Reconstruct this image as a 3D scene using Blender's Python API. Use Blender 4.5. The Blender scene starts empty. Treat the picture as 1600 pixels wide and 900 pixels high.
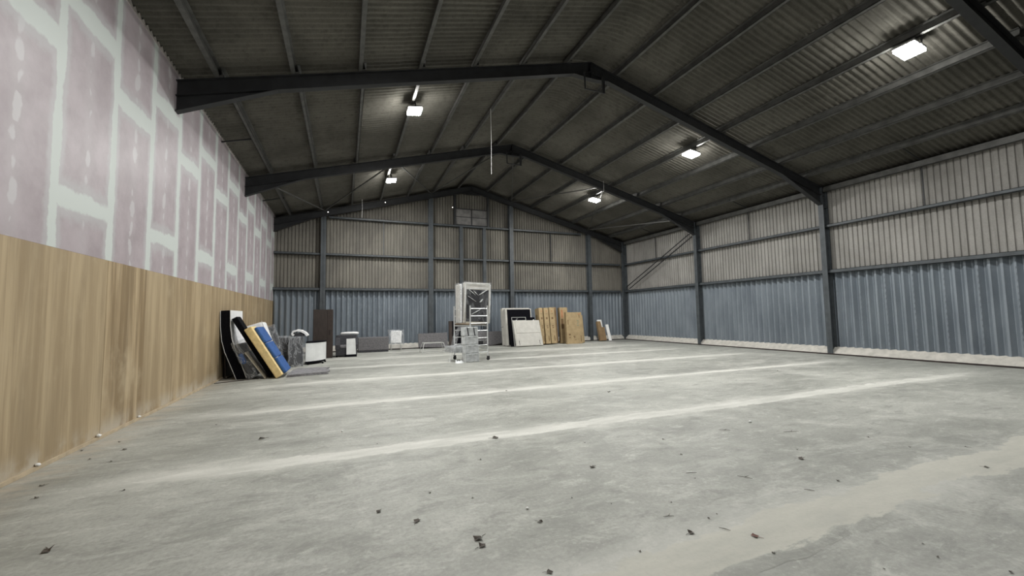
import bpy, bmesh, math, random
from mathutils import Vector, Matrix

random.seed(7)
SC = bpy.context.scene
COL = SC.collection

# ------------------------------------------------------------------ camera
CAM_F, CAM_YAW, CAM_PITCH, CAM_ROLL, CAM_H = 644.26, 0.3851, 0.0677, -0.0163, 1.5674
_F = Vector((math.sin(CAM_YAW) * math.cos(CAM_PITCH), math.cos(CAM_YAW) * math.cos(CAM_PITCH), math.sin(CAM_PITCH)))
_R = Vector((math.cos(CAM_YAW), -math.sin(CAM_YAW), 0))
_U = _R.cross(_F)
_c, _s = math.cos(CAM_ROLL), math.sin(CAM_ROLL)
_R, _U = _c * _R + _s * _U, -_s * _R + _c * _U
cam = bpy.data.cameras.new('camera')
cam.sensor_width = 36.0
cam.sensor_fit = 'HORIZONTAL'
cam.lens = CAM_F / 1600 * 36
cam.clip_start, cam.clip_end = 0.05, 200
cam_ob = bpy.data.objects.new('camera', cam)
COL.objects.link(cam_ob)
_m = Matrix((_R, _U, -_F)).transposed().to_4x4()
_m.translation = Vector((0, 0, CAM_H))
cam_ob.matrix_world = _m
SC.camera = cam_ob

# ------------------------------------------------------------------ world, exposure, lamp strength
W = bpy.data.worlds.new('night')
SC.world = W
W.use_nodes = True
W.node_tree.nodes['Background'].inputs[0].default_value = (0.02, 0.025, 0.035, 1)
W.node_tree.nodes['Background'].inputs[1].default_value = 1.0
SC.view_settings.view_transform = 'Standard'
SC.view_settings.look = 'None'
SC.view_settings.gamma = 1.0
SC.view_settings.exposure = 0.0
SC.view_settings.use_curve_mapping = False
LAMP_W = 295.0          # power of each floodlight's beam
LENS_E = 170.0           # brightness of the lamp glass

# ------------------------------------------------------------------ building dimensions (metres)
XL, XR, YC = -3.07, 16.19, 21.36
RX, RZ, SL = 6.38, 8.70, 0.262            # ridge line and slope of the rafter tops
FRAMES = [-8.2, -2.27, 3.66, 9.58, 15.51, 21.36]
Y0 = -8.6                                  # rear end of the hall, behind the camera
PURL_H = 0.17
PX_LEFT = [5.68, 4.33, 3.0, 1.67, 0.34, -0.99, -2.33]
PX_RIGHT = [7.25, 8.60, 9.95, 11.30, 12.65, 14.0, 15.30]
ANG = math.atan(SL)
def zr(x): return RZ - SL * abs(x - RX)

# ------------------------------------------------------------------ node helper
class NT:
    def __init__(self, name):
        self.mat = bpy.data.materials.new(name)
        self.mat.use_nodes = True
        self.t = self.mat.node_tree
        self.t.nodes.clear()
        self.out = self.t.nodes.new('ShaderNodeOutputMaterial')
        self.b = self.t.nodes.new('ShaderNodeBsdfPrincipled')
        self.t.links.new(self.b.outputs[0], self.out.inputs[0])
    def put(self, sock, v):
        if hasattr(v, 'links'):
            self.t.links.new(v, sock)
        elif isinstance(v, (tuple, list)) and sock.type == 'RGBA' and len(v) == 3:
            sock.default_value = (*v, 1)
        else:
            sock.default_value = v
    def n(self, typ, **kw):
        nd = self.t.nodes.new(typ)
        for k, v in kw.items(): setattr(nd, k, v)
        return nd
    def math(self, op, a, b=0.0, clamp=False):
        nd = self.n('ShaderNodeMath', operation=op, use_clamp=clamp)
        self.put(nd.inputs[0], a); self.put(nd.inputs[1], b)
        return nd.outputs[0]
    def pos(self): return self.n('ShaderNodeNewGeometry').outputs['Position']
    def obj(self): return self.n('ShaderNodeTexCoord').outputs['Object']
    def rnd(self): return self.n('ShaderNodeObjectInfo').outputs['Random']
    def xyz(self, v):
        nd = self.n('ShaderNodeSeparateXYZ'); self.put(nd.inputs[0], v)
        return nd.outputs[0], nd.outputs[1], nd.outputs[2]
    def vec(self, x, y, z):
        nd = self.n('ShaderNodeCombineXYZ')
        for i, v in enumerate((x, y, z)): self.put(nd.inputs[i], v)
        return nd.outputs[0]
    def scale(self, v, s):
        nd = self.n('ShaderNodeVectorMath', operation='MULTIPLY')
        self.put(nd.inputs[0], v); nd.inputs[1].default_value = s
        return nd.outputs[0]
    def add(self, v, w):
        nd = self.n('ShaderNodeVectorMath', operation='ADD')
        self.put(nd.inputs[0], v); self.put(nd.inputs[1], w)
        return nd.outputs[0]
    def noise(self, v, scale=1.0, detail=4.0, rough=0.55, dist=0.0):
        nd = self.n('ShaderNodeTexNoise')
        self.put(nd.inputs['Vector'], v)
        nd.inputs['Scale'].default_value = scale
        nd.inputs['Detail'].default_value = detail
        nd.inputs['Roughness'].default_value = rough
        nd.inputs['Distortion'].default_value = dist
        return nd.outputs[0]
    def ramp(self, v, lo, hi, a=0.0, b=1.0):
        nd = self.n('ShaderNodeMapRange', interpolation_type='SMOOTHSTEP')
        self.put(nd.inputs[0], v)
        for i, x in ((1, lo), (2, hi), (3, a), (4, b)): self.put(nd.inputs[i], x)
        return nd.outputs[0]
    def mix(self, f, a, b, blend='MIX'):
        nd = self.n('ShaderNodeMix', data_type='RGBA', blend_type=blend)
        self.put(nd.inputs[0], f); self.put(nd.inputs[6], a); self.put(nd.inputs[7], b)
        return nd.outputs[2]
    def color(self, c): self.put(self.b.inputs['Base Color'], c)
    def set(self, **kw):
        for k, v in kw.items(): self.put(self.b.inputs[k.replace('_', ' ')], v)
    def bump(self, h, strength=0.3, dist=0.01):
        nd = self.n('ShaderNodeBump')
        nd.inputs['Strength'].default_value = strength
        nd.inputs['Distance'].default_value = dist
        self.put(nd.inputs['Height'], h)
        self.t.links.new(nd.outputs[0], self.b.inputs['Normal'])

def shade(c, k): return tuple(min(1.0, x * k) for x in c)

def solid(name, c, rough=0.6, metal=0.0, var=0.15, scale=6.0, bump=0.0, stretch=(1, 1, 1), spec=0.5, objvar=0.0):
    t = NT(name)
    v = t.scale(t.obj(), stretch)
    n = t.noise(v, scale, 5)
    col = t.mix(t.ramp(n, 0.3, 0.7), shade(c, 1 - var), shade(c, 1 + var))
    if objvar:
        r = t.rnd()
        col = t.mix(t.math('MULTIPLY', r, objvar), col, shade(c, 0.45))
    t.color(col)
    t.set(Roughness=rough, Metallic=metal)
    t.put(t.b.inputs['Specular IOR Level'], spec)
    if bump: t.bump(t.noise(v, scale * 4, 4), bump, 0.01)
    return t.mat

# ------------------------------------------------------------------ mesh helper
class MB:
    def __init__(self):
        self.v, self.f, self.mi = [], [], []
    def add(self, vs, fs, mi=0, M=None):
        o = len(self.v)
        for p in vs:
            p = Vector(p)
            self.v.append(tuple(M @ p) if M is not None else tuple(p))
        for q in fs:
            self.f.append(tuple(i + o for i in q)); self.mi.append(mi)
        return self
    def box(self, x0, x1, y0, y1, z0, z1, mi=0, M=None):
        vs = [(x, y, z) for z in (z0, z1) for y in (y0, y1) for x in (x0, x1)]
        fs = [(0, 2, 3, 1), (4, 5, 7, 6), (0, 1, 5, 4), (2, 6, 7, 3), (0, 4, 6, 2), (1, 3, 7, 5)]
        return self.add(vs, fs, mi, M)
    def prism(self, poly, lo, hi, axis='y', mi=0, M=None, cap_mi=None):
        # poly is a closed outline in the two other axes, extruded along axis
        n = len(poly)
        def P(a, b, t):
            return {'y': (a, t, b), 'x': (t, a, b), 'z': (a, b, t)}[axis]
        vs = [P(a, b, lo) for a, b in poly] + [P(a, b, hi) for a, b in poly]
        fs = [(i, (i + 1) % n, n + (i + 1) % n, n + i) for i in range(n)]
        self.add(vs, fs, mi, M)
        o = len(self.v) - 2 * n
        self.f.append(tuple(o + i for i in reversed(range(n)))); self.mi.append(mi if cap_mi is None else cap_mi)
        self.f.append(tuple(o + n + i for i in range(n))); self.mi.append(mi if cap_mi is None else cap_mi)
        return self
    def tube(self, pts, r, n=8, mi=0, M=None):
        pts = [Vector(p) for p in pts]
        vs, fs = [], []
        for i, p in enumerate(pts):
            d = (pts[min(i + 1, len(pts) - 1)] - pts[max(i - 1, 0)]).normalized()
            a = d.orthogonal().normalized() if i == 0 else (a - d * a.dot(d)).normalized()
            b = d.cross(a)
            rr = r[i] if isinstance(r, (list, tuple)) else r
            for k in range(n):
                t = 2 * math.pi * k / n
                vs.append(p + rr * (math.cos(t) * a + math.sin(t) * b))
        for i in range(len(pts) - 1):
            for k in range(n):
                fs.append((i * n + k, i * n + (k + 1) % n, (i + 1) * n + (k + 1) % n, (i + 1) * n + k))
        fs.append(tuple(reversed(range(n))))
        fs.append(tuple((len(pts) - 1) * n + k for k in range(n)))
        return self.add(vs, fs, mi, M)
    def grid(self, fn, nu, nv, mi=0, M=None):
        vs = [fn(i / nu, j / nv) for j in range(nv + 1) for i in range(nu + 1)]
        fs = [(j * (nu + 1) + i, j * (nu + 1) + i + 1, (j + 1) * (nu + 1) + i + 1, (j + 1) * (nu + 1) + i) for j in range(nv) for i in range(nu)]
        return self.add(vs, fs, mi, M)
    def mesh(self, name, mats, smooth=False, closed=True):
        me = bpy.data.meshes.new(name)
        me.from_pydata(self.v, [], self.f)
        for m in (mats if isinstance(mats, (list, tuple)) else [mats]): me.materials.append(m)
        me.polygons.foreach_set('material_index', self.mi)
        if closed:
            b = bmesh.new(); b.from_mesh(me)
            bmesh.ops.recalc_face_normals(b, faces=b.faces)
            b.to_mesh(me); b.free()
        if smooth:
            me.polygons.foreach_set('use_smooth', [True] * len(me.polygons))
        me.update()
        return me
    def build(self, name, mats, parent=None, smooth=False, closed=True, bevel=0.0, seg=2, loc=None, M=None):
        return link(name, self.mesh(name, mats, smooth, closed), parent, bevel, seg, loc, M)

def link(name, me, parent=None, bevel=0.0, seg=2, loc=None, M=None):
    o = bpy.data.objects.new(name, me)
    COL.objects.link(o)
    if parent is not None: o.parent = parent
    if M is not None: o.matrix_local = M
    if loc is not None: o.location = loc
    if bevel:
        b = o.modifiers.new('bevel', 'BEVEL')
        b.width = bevel; b.segments = seg; b.limit_method = 'ANGLE'; b.angle_limit = math.radians(40)
    return o

def thing(name, label, cat, loc=(0, 0, 0), rot=(0, 0, 0), group=None):
    o = bpy.data.objects.new(name, None)
    COL.objects.link(o)
    o.empty_display_size = 0.2
    o.location = loc; o.rotation_euler = rot
    o['label'] = label; o['category'] = cat
    if group: o['group'] = group
    return o

def tag(o, label, cat, group=None):
    o['label'] = label; o['category'] = cat
    if group: o['group'] = group
    return o

def struct(name, label, cat):
    o = bpy.data.objects.new(name, None)
    COL.objects.link(o)
    o['kind'] = 'structure'; o['label'] = label; o['category'] = cat
    return o

# ------------------------------------------------------------------ materials
def concrete(t):
    p = t.pos(); x, y, z = t.xyz(p)
    big = t.noise(t.scale(p, (0.25, 0.4, 1)), 1.0, 6, 0.6, 0.8)
    mid = t.noise(t.scale(p, (0.9, 1.8, 1)), 1.0, 7, 0.68, 0.9)
    swirl = t.noise(t.scale(p, (1.5, 1.2, 1)), 1.0, 8, 0.72, 1.6)
    streak = t.noise(t.scale(p, (0.9, 5.0, 1)), 1.0, 7, 0.7, 0.6)
    mott = t.noise(t.scale(p, (2.4, 4.2, 1)), 1.0, 9, 0.78, 0.4)
    fine = t.noise(p, 30, 6, 0.7)
    c = t.mix(t.ramp(big, 0.32, 0.68), (0.25, 0.255, 0.228), (0.385, 0.388, 0.352))
    c = t.mix(t.ramp(mid, 0.47, 0.70, 0, 0.55), c, (0.51, 0.51, 0.465))
    c = t.mix(t.ramp(mid, 0.46, 0.28, 0, 0.6), c, (0.185, 0.188, 0.168))
    c = t.mix(t.ramp(swirl, 0.55, 0.70, 0, 0.38), c, (0.53, 0.525, 0.48))
    c = t.mix(t.ramp(swirl, 0.44, 0.30, 0, 0.35), c, (0.17, 0.17, 0.152))
    c = t.mix(t.ramp(streak, 0.55, 0.72, 0, 0.42), c, (0.56, 0.56, 0.52))
    c = t.mix(t.ramp(streak, 0.44, 0.30, 0, 0.40), c, (0.18, 0.185, 0.165))
    c = t.mix(t.ramp(mott, 0.53, 0.66, 0, 0.5), c, (0.55, 0.55, 0.505))
    c = t.mix(t.ramp(mott, 0.47, 0.34, 0, 0.5), c, (0.165, 0.168, 0.15))
    c = t.mix(t.ramp(fine, 0.45, 0.65, 0, 0.35), c, (0.21, 0.21, 0.19))
    c = t.mix(t.ramp(fine, 0.45, 0.30, 0, 0.35), c, (0.52, 0.52, 0.48))
    # fresh screed wash left around every joint, worn away towards both ends
    wob = t.noise(t.vec(t.math('MULTIPLY', x, 0.7), t.math('MULTIPLY', y, 0.25), 0), 1.0, 4, 0.6)
    yy = t.math('ADD', y, t.math('MULTIPLY', t.math('SUBTRACT', wob, 0.5), 0.75))
    d = t.math('PINGPONG', t.math('SUBTRACT', yy, 2.22), 1.52)
    n2 = t.noise(t.scale(p, (2.0, 5.0, 1)), 1.0, 5, 0.65)
    d2 = t.math('ADD', d, t.math('MULTIPLY', t.math('SUBTRACT', n2, 0.5), 0.5))
    wash = t.math('MULTIPLY', t.ramp(d2, 0.42, 0.02), t.math('MULTIPLY', t.ramp(x, -2.9, -1.6), t.ramp(x, 15.2, 13.2)))
    c = t.mix(t.math('MULTIPLY', wash, 0.42), c, (0.60, 0.595, 0.55))
    # sawdust along the timber wall
    dust = t.math('MULTIPLY', t.ramp(x, -2.45, -3.0), t.ramp(n2, 0.35, 0.65))
    c = t.mix(t.math('MULTIPLY', dust, 0.6), c, (0.47, 0.40, 0.31))
    # dark tyre scuffs
    sc = t.noise(t.scale(p, (0.5, 0.28, 1)), 1.3, 6, 0.7, 2.0)
    c = t.mix(t.ramp(sc, 0.60, 0.72, 0, 0.35), c, (0.18, 0.185, 0.175))
    return c, big, mid, fine

def m_floor():
    t = NT('concrete_floor')
    c, big, mid, fine = concrete(t)
    t.color(c)
    t.set(Roughness=t.ramp(big, 0.3, 0.7, 0.5, 0.68))
    t.put(t.b.inputs['Specular IOR Level'], 0.35)
    t.bump(t.math('ADD', mid, t.math('MULTIPLY', fine, 0.25)), 0.25, 0.01)
    return t.mat

def m_screed(name, lo, hi, soft):
    # trowelled band: solid along its middle, worn down to the concrete over a ragged edge
    t = NT(name)
    base, big, mid, fine = concrete(t)
    p = t.pos()
    u, v, _ = t.xyz(t.n('ShaderNodeUVMap', uv_map='band').outputs[0])
    n = t.noise(t.scale(p, (1.2, 4, 1)), 1.0, 6, 0.65)
    e1 = t.noise(t.scale(p, (1.1, 2.4, 1)), 1.3, 6, 0.62, 0.8)
    e2 = t.noise(t.scale(p, (1.0, 3.0, 1)), 9.0, 4, 0.6)
    c = t.mix(t.ramp(n, 0.3, 0.7), lo, hi)
    c = t.mix(t.ramp(fine, 0.45, 0.75, 0, 0.35), c, shade(lo, 0.82))
    d = t.math('ADD', t.math('ABSOLUTE', v), t.math('ADD', t.math('MULTIPLY', t.math('SUBTRACT', e1, 0.5), 1.5), t.math('MULTIPLY', t.math('SUBTRACT', e2, 0.5), 0.35)))
    d = t.math('ADD', d, t.ramp(t.math('ABSOLUTE', t.math('SUBTRACT', u, 0.5)), 0.38, 0.5, 0.0, 0.9))
    k = t.math('MULTIPLY', t.ramp(d, 0.62 + soft, 0.62 - soft), t.ramp(n, 0.2, 0.5, 0.6, 0.95))
    t.color(t.mix(k, base, c)); t.set(Roughness=0.65)
    t.put(t.b.inputs['Specular IOR Level'], 0.35)
    t.bump(t.math('ADD', mid, t.math('MULTIPLY', fine, 0.25)), 0.25, 0.01)
    return t.mat

def m_plaster():
    # pink plasterboard; jointing compound feathered over its edges and screw rows
    t = NT('pink_plasterboard')
    e1 = t.n('ShaderNodeUVMap', uv_map='edge_u').outputs[0]
    e2 = t.n('ShaderNodeUVMap', uv_map='edge_v').outputs[0]
    u, u2, _ = t.xyz(e1); v, v2, _ = t.xyz(e2)
    p = t.pos()
    wob = t.noise(p, 2.2, 5, 0.6)
    wob2 = t.noise(p, 9, 4, 0.6)
    w = t.math('ADD', t.math('MULTIPLY', t.math('SUBTRACT', wob, 0.5), 0.13), t.math('MULTIPLY', t.math('SUBTRACT', wob2, 0.5), 0.05))
    du = t.math('ADD', t.math('MINIMUM', u, u2), w)
    dv = t.math('ADD', t.math('MULTIPLY', t.math('MINIMUM', v, v2), 0.62), w)
    d = t.math('MINIMUM', du, dv)
    core = t.ramp(d, 0.095, 0.065)
    halo = t.ramp(t.math('ADD', d, t.math('MULTIPLY', t.math('SUBTRACT', wob2, 0.5), 0.06)), 0.19, 0.11)
    mott = t.noise(p, 1.6, 6, 0.65)
    c = t.mix(t.ramp(mott, 0.3, 0.72), (0.35, 0.30, 0.318), (0.455, 0.402, 0.424))
    # filler dabs along the studs
    _x, py, pz = t.xyz(p)
    r = t.rnd()
    jit = t.math('MULTIPLY', t.math('SUBTRACT', t.noise(p, 3.0, 3, 0.6), 0.5), 0.16)
    du_s = t.math('ABSOLUTE', t.math('ADD', jit, t.math('SUBTRACT', u, t.math('ADD', 0.58, t.math('MULTIPLY', r, 0.06)))))
    near = t.ramp(du_s, 0.17, 0.02)
    cell = t.math('ADD', t.math('DIVIDE', t.math('ADD', pz, jit), 0.29), t.math('MULTIPLY', r, 7.0))
    dz_s = t.math('MULTIPLY', t.math('ABSOLUTE', t.math('SUBTRACT', t.math('FRACT', cell), 0.5)), 0.29)
    rad = t.math('POWER', t.math('ADD', t.math('POWER', t.math('MULTIPLY', du_s, 1.35), 2.0), t.math('POWER', t.math('MULTIPLY', dz_s, 0.62), 2.0)), 0.5)
    size = t.noise(t.vec(t.math('MULTIPLY', r, 37.0), py, t.math('FLOOR', cell)), 1.7, 2, 0.5)
    dab = t.ramp(t.math('SUBTRACT', t.math('ADD', rad, t.math('MULTIPLY', t.math('SUBTRACT', wob2, 0.5), 0.06)), t.math('MULTIPLY', t.math('SUBTRACT', size, 0.5), 0.28)), 0.062, 0.03)
    c = t.mix(t.math('MULTIPLY', near, 0.2), c, (0.52, 0.505, 0.51))
    c = t.mix(t.math('MULTIPLY', dab, 0.55), c, (0.60, 0.595, 0.60))
    c = t.mix(t.math('MULTIPLY', halo, 0.6), c, (0.49, 0.495, 0.50))
    c = t.mix(core, c, (0.57, 0.61, 0.585))
    t.color(c); t.set(Roughness=t.mix(core, (0.42, 0.42, 0.42), (0.5, 0.5, 0.5)))
    t.put(t.b.inputs['Specular IOR Level'], 0.4)
    t.bump(t.math('ADD', core, t.math('MULTIPLY', wob2, 0.4)), 0.15, 0.004)
    return t.mat

def m_plywood():
    t = NT('plywood')
    p = t.pos(); r = t.rnd()
    off = t.vec(0, t.math('MULTIPLY', r, 50.0), t.math('MULTIPLY', r, 9.0))
    q = t.add(p, off)
    g = t.noise(t.scale(q, (1, 5.0, 0.30)), 1.0, 6, 0.62, 0.5)
    g2 = t.noise(t.scale(q, (1, 42.0, 1.0)), 1.0, 4, 0.6)
    wide = t.noise(t.scale(q, (1, 1.6, 0.16)), 1.4, 4, 0.55, 0.3)
    blot = t.noise(t.scale(q, (1, 1.2, 0.9)), 1.5, 5, 0.6)
    c = t.mix(t.ramp(g, 0.38, 0.62), (0.25, 0.178, 0.096), (0.465, 0.36, 0.222))
    c = t.mix(t.ramp(wide, 0.5, 0.62, 0, 0.6), c, (0.20, 0.145, 0.082))
    c = t.mix(t.ramp(g2, 0.45, 0.7, 0, 0.45), c, (0.17, 0.12, 0.066))
    c = t.mix(t.ramp(blot, 0.52, 0.72, 0, 0.5), c, (0.49, 0.40, 0.265))
    c = t.mix(t.math('MULTIPLY', r, 0.45), c, (0.41, 0.325, 0.205))
    _x, _y, pz = t.xyz(p)
    c = t.mix(t.math('MULTIPLY', t.ramp(pz, 0.32, 0.0), t.ramp(blot, 0.40, 0.6)), c, (0.47, 0.42, 0.34))
    t.color(c); t.set(Roughness=0.55)
    t.put(t.b.inputs['Specular IOR Level'], 0.35)
    t.bump(g2, 0.12, 0.003)
    return t.mat

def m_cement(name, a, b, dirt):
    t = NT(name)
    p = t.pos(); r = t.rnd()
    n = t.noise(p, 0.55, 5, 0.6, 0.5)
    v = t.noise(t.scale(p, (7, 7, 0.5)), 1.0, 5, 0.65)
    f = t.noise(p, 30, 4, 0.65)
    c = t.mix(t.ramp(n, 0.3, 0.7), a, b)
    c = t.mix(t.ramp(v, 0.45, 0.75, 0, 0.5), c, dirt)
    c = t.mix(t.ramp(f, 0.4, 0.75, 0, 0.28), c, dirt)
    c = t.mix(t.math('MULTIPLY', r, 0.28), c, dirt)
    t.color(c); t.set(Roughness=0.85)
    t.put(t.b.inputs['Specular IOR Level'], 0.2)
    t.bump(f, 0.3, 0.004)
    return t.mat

def m_sheetmetal():
    t = NT('blue_grey_sheet_metal')
    p = t.pos(); r = t.rnd()
    n = t.noise(t.scale(p, (2, 2, 0.6)), 1.0, 5, 0.6)
    f = t.noise(p, 40, 4, 0.7)
    c = t.mix(t.ramp(n, 0.3, 0.7), (0.175, 0.203, 0.235), (0.25, 0.284, 0.32))
    c = t.mix(t.ramp(f, 0.55, 0.75, 0, 0.25), c, (0.40, 0.44, 0.46))
    c = t.mix(t.math('MULTIPLY', r, 0.25), c, (0.215, 0.25, 0.275))
    t.color(c); t.set(Roughness=0.42, Metallic=0.25)
    t.bump(n, 0.08, 0.01)
    return t.mat

def m_plastic(name='clear_plastic', scale=1.9, lo=0.08, hi=0.24, line=0.24):
    t = NT(name)
    v = t.obj()
    n = t.noise(t.scale(v, (1, 1, 0.55)), scale, 3, 0.55, 2.5)
    t.color((0.70, 0.72, 0.74))
    ridge = t.math('ABSOLUTE', t.math('SUBTRACT', n, 0.5))
    t.set(Roughness=0.14, Alpha=t.math('ADD', t.ramp(ridge, 0.05, 0.0, 0.0, line), t.ramp(n, 0.35, 0.75, lo, hi)))
    t.put(t.b.inputs['Specular IOR Level'], 0.8)
    t.bump(n, 0.8, 0.06)
    return t.mat

def m_emit(name, col, e):
    t = NT(name)
    t.color(col)
    t.put(t.b.inputs['Emission Color'], col)
    t.b.inputs['Emission Strength'].default_value = e
    return t.mat

FLOOR, PLASTER, PLY = m_floor(), m_plaster(), m_plywood()
SCREED = m_screed('pale_screed', (0.46, 0.46, 0.42), (0.61, 0.605, 0.56), 0.07)
SCREED_OLD = m_screed('yellowish_screed', (0.42, 0.415, 0.365), (0.50, 0.49, 0.43), 0.06)
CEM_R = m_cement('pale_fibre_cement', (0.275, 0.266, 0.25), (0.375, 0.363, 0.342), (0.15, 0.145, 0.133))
CEM_B = m_cement('shaded_fibre_cement', (0.165, 0.156, 0.138), (0.25, 0.235, 0.203), (0.085, 0.08, 0.07))  # darker cement copy; the gable's weaker light is put into its colour
ROOF = m_cement('sooty_roof_cement', (0.10, 0.096, 0.083), (0.165, 0.158, 0.137), (0.056, 0.053, 0.045))
METAL = m_sheetmetal()
STEEL = solid('dark_grey_painted_steel', (0.021, 0.022, 0.024), 0.5, 0.0, 0.2, 4)
STEEL_B = solid('grey_blue_painted_steel', (0.06, 0.069, 0.076), 0.5, 0.0, 0.2, 4)
PURLIN = solid('dull_galvanised_steel', (0.095, 0.095, 0.09), 0.5, 0.2, 0.25, 5)
COMPOUND = solid('jointing_compound', (0.57, 0.61, 0.585), 0.6, 0, 0.06, 5)
MORTAR = solid('pale_mortar', (0.50, 0.48, 0.435), 0.85, 0, 0.14, 5, 0.4)
RUST = solid('rusty_brown_angle', (0.028, 0.018, 0.016), 0.7, 0, 0.3, 9)
SOFTWOOD = solid('raw_softwood', (0.46, 0.375, 0.26), 0.6, 0, 0.15, 6, 0, (30, 1, 1))
FILLERFOAM = solid('pinkish_filler_foam', (0.50, 0.46, 0.45), 0.8, 0, 0.1, 8)
WHITE = solid('white_fabric', (0.80, 0.80, 0.80), 0.7, 0, 0.05, 6, 0.15)
WHITEGLOSS = solid('white_laminate', (0.74, 0.75, 0.74), 0.3, 0, 0.08, 3)
CREAM = solid('cream_fabric', (0.50, 0.485, 0.445), 0.75, 0, 0.07, 5, 0.2)
BLACK = solid('black_fabric', (0.004, 0.004, 0.006), 0.9, 0, 0.3, 20, 0.0, (1, 1, 1), 0.1)
DARKFAB = solid('charcoal_fabric', (0.035, 0.035, 0.04), 0.8, 0, 0.25, 14, 0.2)
YELLOW = solid('yellowed_foam', (0.76, 0.58, 0.28), 0.85, 0, 0.12, 10, 0.4)
BLUE = solid('blue_ticking', (0.022, 0.085, 0.27), 0.75, 0, 0.2, 10, 0.2)
GREYFAB = solid('grey_upholstery', (0.145, 0.14, 0.145), 0.9, 0, 0.25, 16, 0.4)
GREYFELT = solid('grey_felt', (0.21, 0.205, 0.21), 0.95, 0, 0.25, 12, 0.5)
WENGE = solid('dark_wenge_veneer', (0.040, 0.030, 0.026), 0.45, 0, 0.3, 4, 0, (12, 12, 0.8))
DARKBROWN = solid('dark_brown_board', (0.036, 0.024, 0.019), 0.6, 0, 0.25, 6)
BEIGE = solid('beige_board', (0.45, 0.41, 0.33), 0.6, 0, 0.1, 6)
CARD = solid('brown_cardboard', (0.37, 0.275, 0.15), 0.8, 0, 0.12, 5, 0.1)
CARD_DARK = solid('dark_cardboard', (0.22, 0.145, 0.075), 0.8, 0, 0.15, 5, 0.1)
PRINT = solid('brown_print', (0.17, 0.105, 0.05), 0.8)
PRINT_RED = solid('faded_red_print', (0.42, 0.20, 0.10), 0.8)
PRINT_TEAL = solid('teal_print', (0.16, 0.22, 0.17), 0.8)
ALU = solid('aluminium_tube', (0.72, 0.73, 0.73), 0.35, 0.6, 0.06, 6)
CHROME = solid('chromed_tube', (0.55, 0.55, 0.53), 0.45, 0.3, 0.05, 6)
RUBBER = solid('black_rubber', (0.02, 0.02, 0.022), 0.6)
GREYBLOCK = solid('grey_wrapped_block', (0.40, 0.415, 0.42), 0.4, 0, 0.2, 9, 0.6)
LIGHTFILM = solid('white_stretch_film', (0.66, 0.68, 0.68), 0.3, 0, 0.2, 8, 0.8)
PLATFORM = solid('weathered_platform_board', (0.30, 0.24, 0.17), 0.7, 0, 0.2, 6)
LEAF = solid('dry_brown_leaf', (0.055, 0.042, 0.030), 0.7, 0, 0.4, 40)
LEAF_RED = solid('dry_red_leaf', (0.13, 0.045, 0.028), 0.6, 0, 0.4, 40)
TWIG = solid('dry_twig', (0.10, 0.085, 0.065), 0.8, 0, 0.2, 40)
FOAM = solid('white_foam_crumb', (0.85, 0.85, 0.83), 0.8, 0, 0.03, 10)
PANE = solid('grimy_window_glass', (0.17, 0.165, 0.16), 0.22, 0, 0.25, 3)
PLASTIC = m_plastic()
PLASTIC_THIN = m_plastic('thin_clear_film', 1.3, 0.05, 0.12, 0.10)
LENS = m_emit('lit_lamp_glass', (1.0, 0.985, 0.94), LENS_E)
GAP_GLOW = m_emit('gap_glow_white', (1.0, 0.97, 0.92), 6.0)
HOUSING = solid('white_lamp_housing', (0.35, 0.35, 0.34), 0.4)

# ------------------------------------------------------------------ floor
floor = struct('floor', 'worn grey concrete floor with pale screed bands across it', 'floor')
MB().box(-3.6, 17.2, Y0, 22.2, -0.30, -0.15).build('slab_base', FLOOR, floor)
edges = [Y0, -6.92, -3.87, -0.83, 2.22, 5.26, 8.30, 11.36, 14.36, 17.1, 19.9, 22.2]
for a, b in zip(edges[:-1], edges[1:]):
    MB().box(-3.6, 17.2, a + 0.004, b - 0.004, -0.15, 0.0).build('slab', FLOOR, floor)
rnd = random.Random(3)
def screed_strip(y, x0, x1, w, wander, mat=None, n=60):
    vs, fs = [], []
    off = 0.0
    for i in range(n + 1):
        t = i / n; x = x0 + (x1 - x0) * t
        off = off * 0.93 + rnd.uniform(-1, 1) * wander * 0.25
        vs += [(x, y + off - w, 0.0008), (x, y + off, 0.0016), (x, y + off + w, 0.0008)]
    for i in range(n):
        for k in (0, 1):
            a = i * 3 + k
            fs.append((a, a + 3, a + 4, a + 1))
    me = MB().add(vs, fs).mesh('screed_strip', mat or SCREED, False, False)
    uv = me.uv_layers.new(name='band')
    for lp in me.loops:
        i, k = divmod(lp.vertex_index, 3)
        uv.data[lp.index].uv = (i / n, k - 1.0)
    link('screed_strip', me, floor)
screed_strip(2.16, 0.8, 8.5, 0.30, 0.16, SCREED_OLD)
screed_strip(5.25, -2.9, 14.9, 0.24, 0.07)
screed_strip(8.28, -2.4, 15.2, 0.20, 0.06)
screed_strip(11.42, -2.2, 15.2, 0.22, 0.05)
screed_strip(14.30, -1.2, 14.8, 0.22, 0.05)
screed_strip(16.90, -0.6, 15.0, 0.25, 0.05)
screed_strip(19.60, 0.4, 15.2, 0.25, 0.05)

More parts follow.
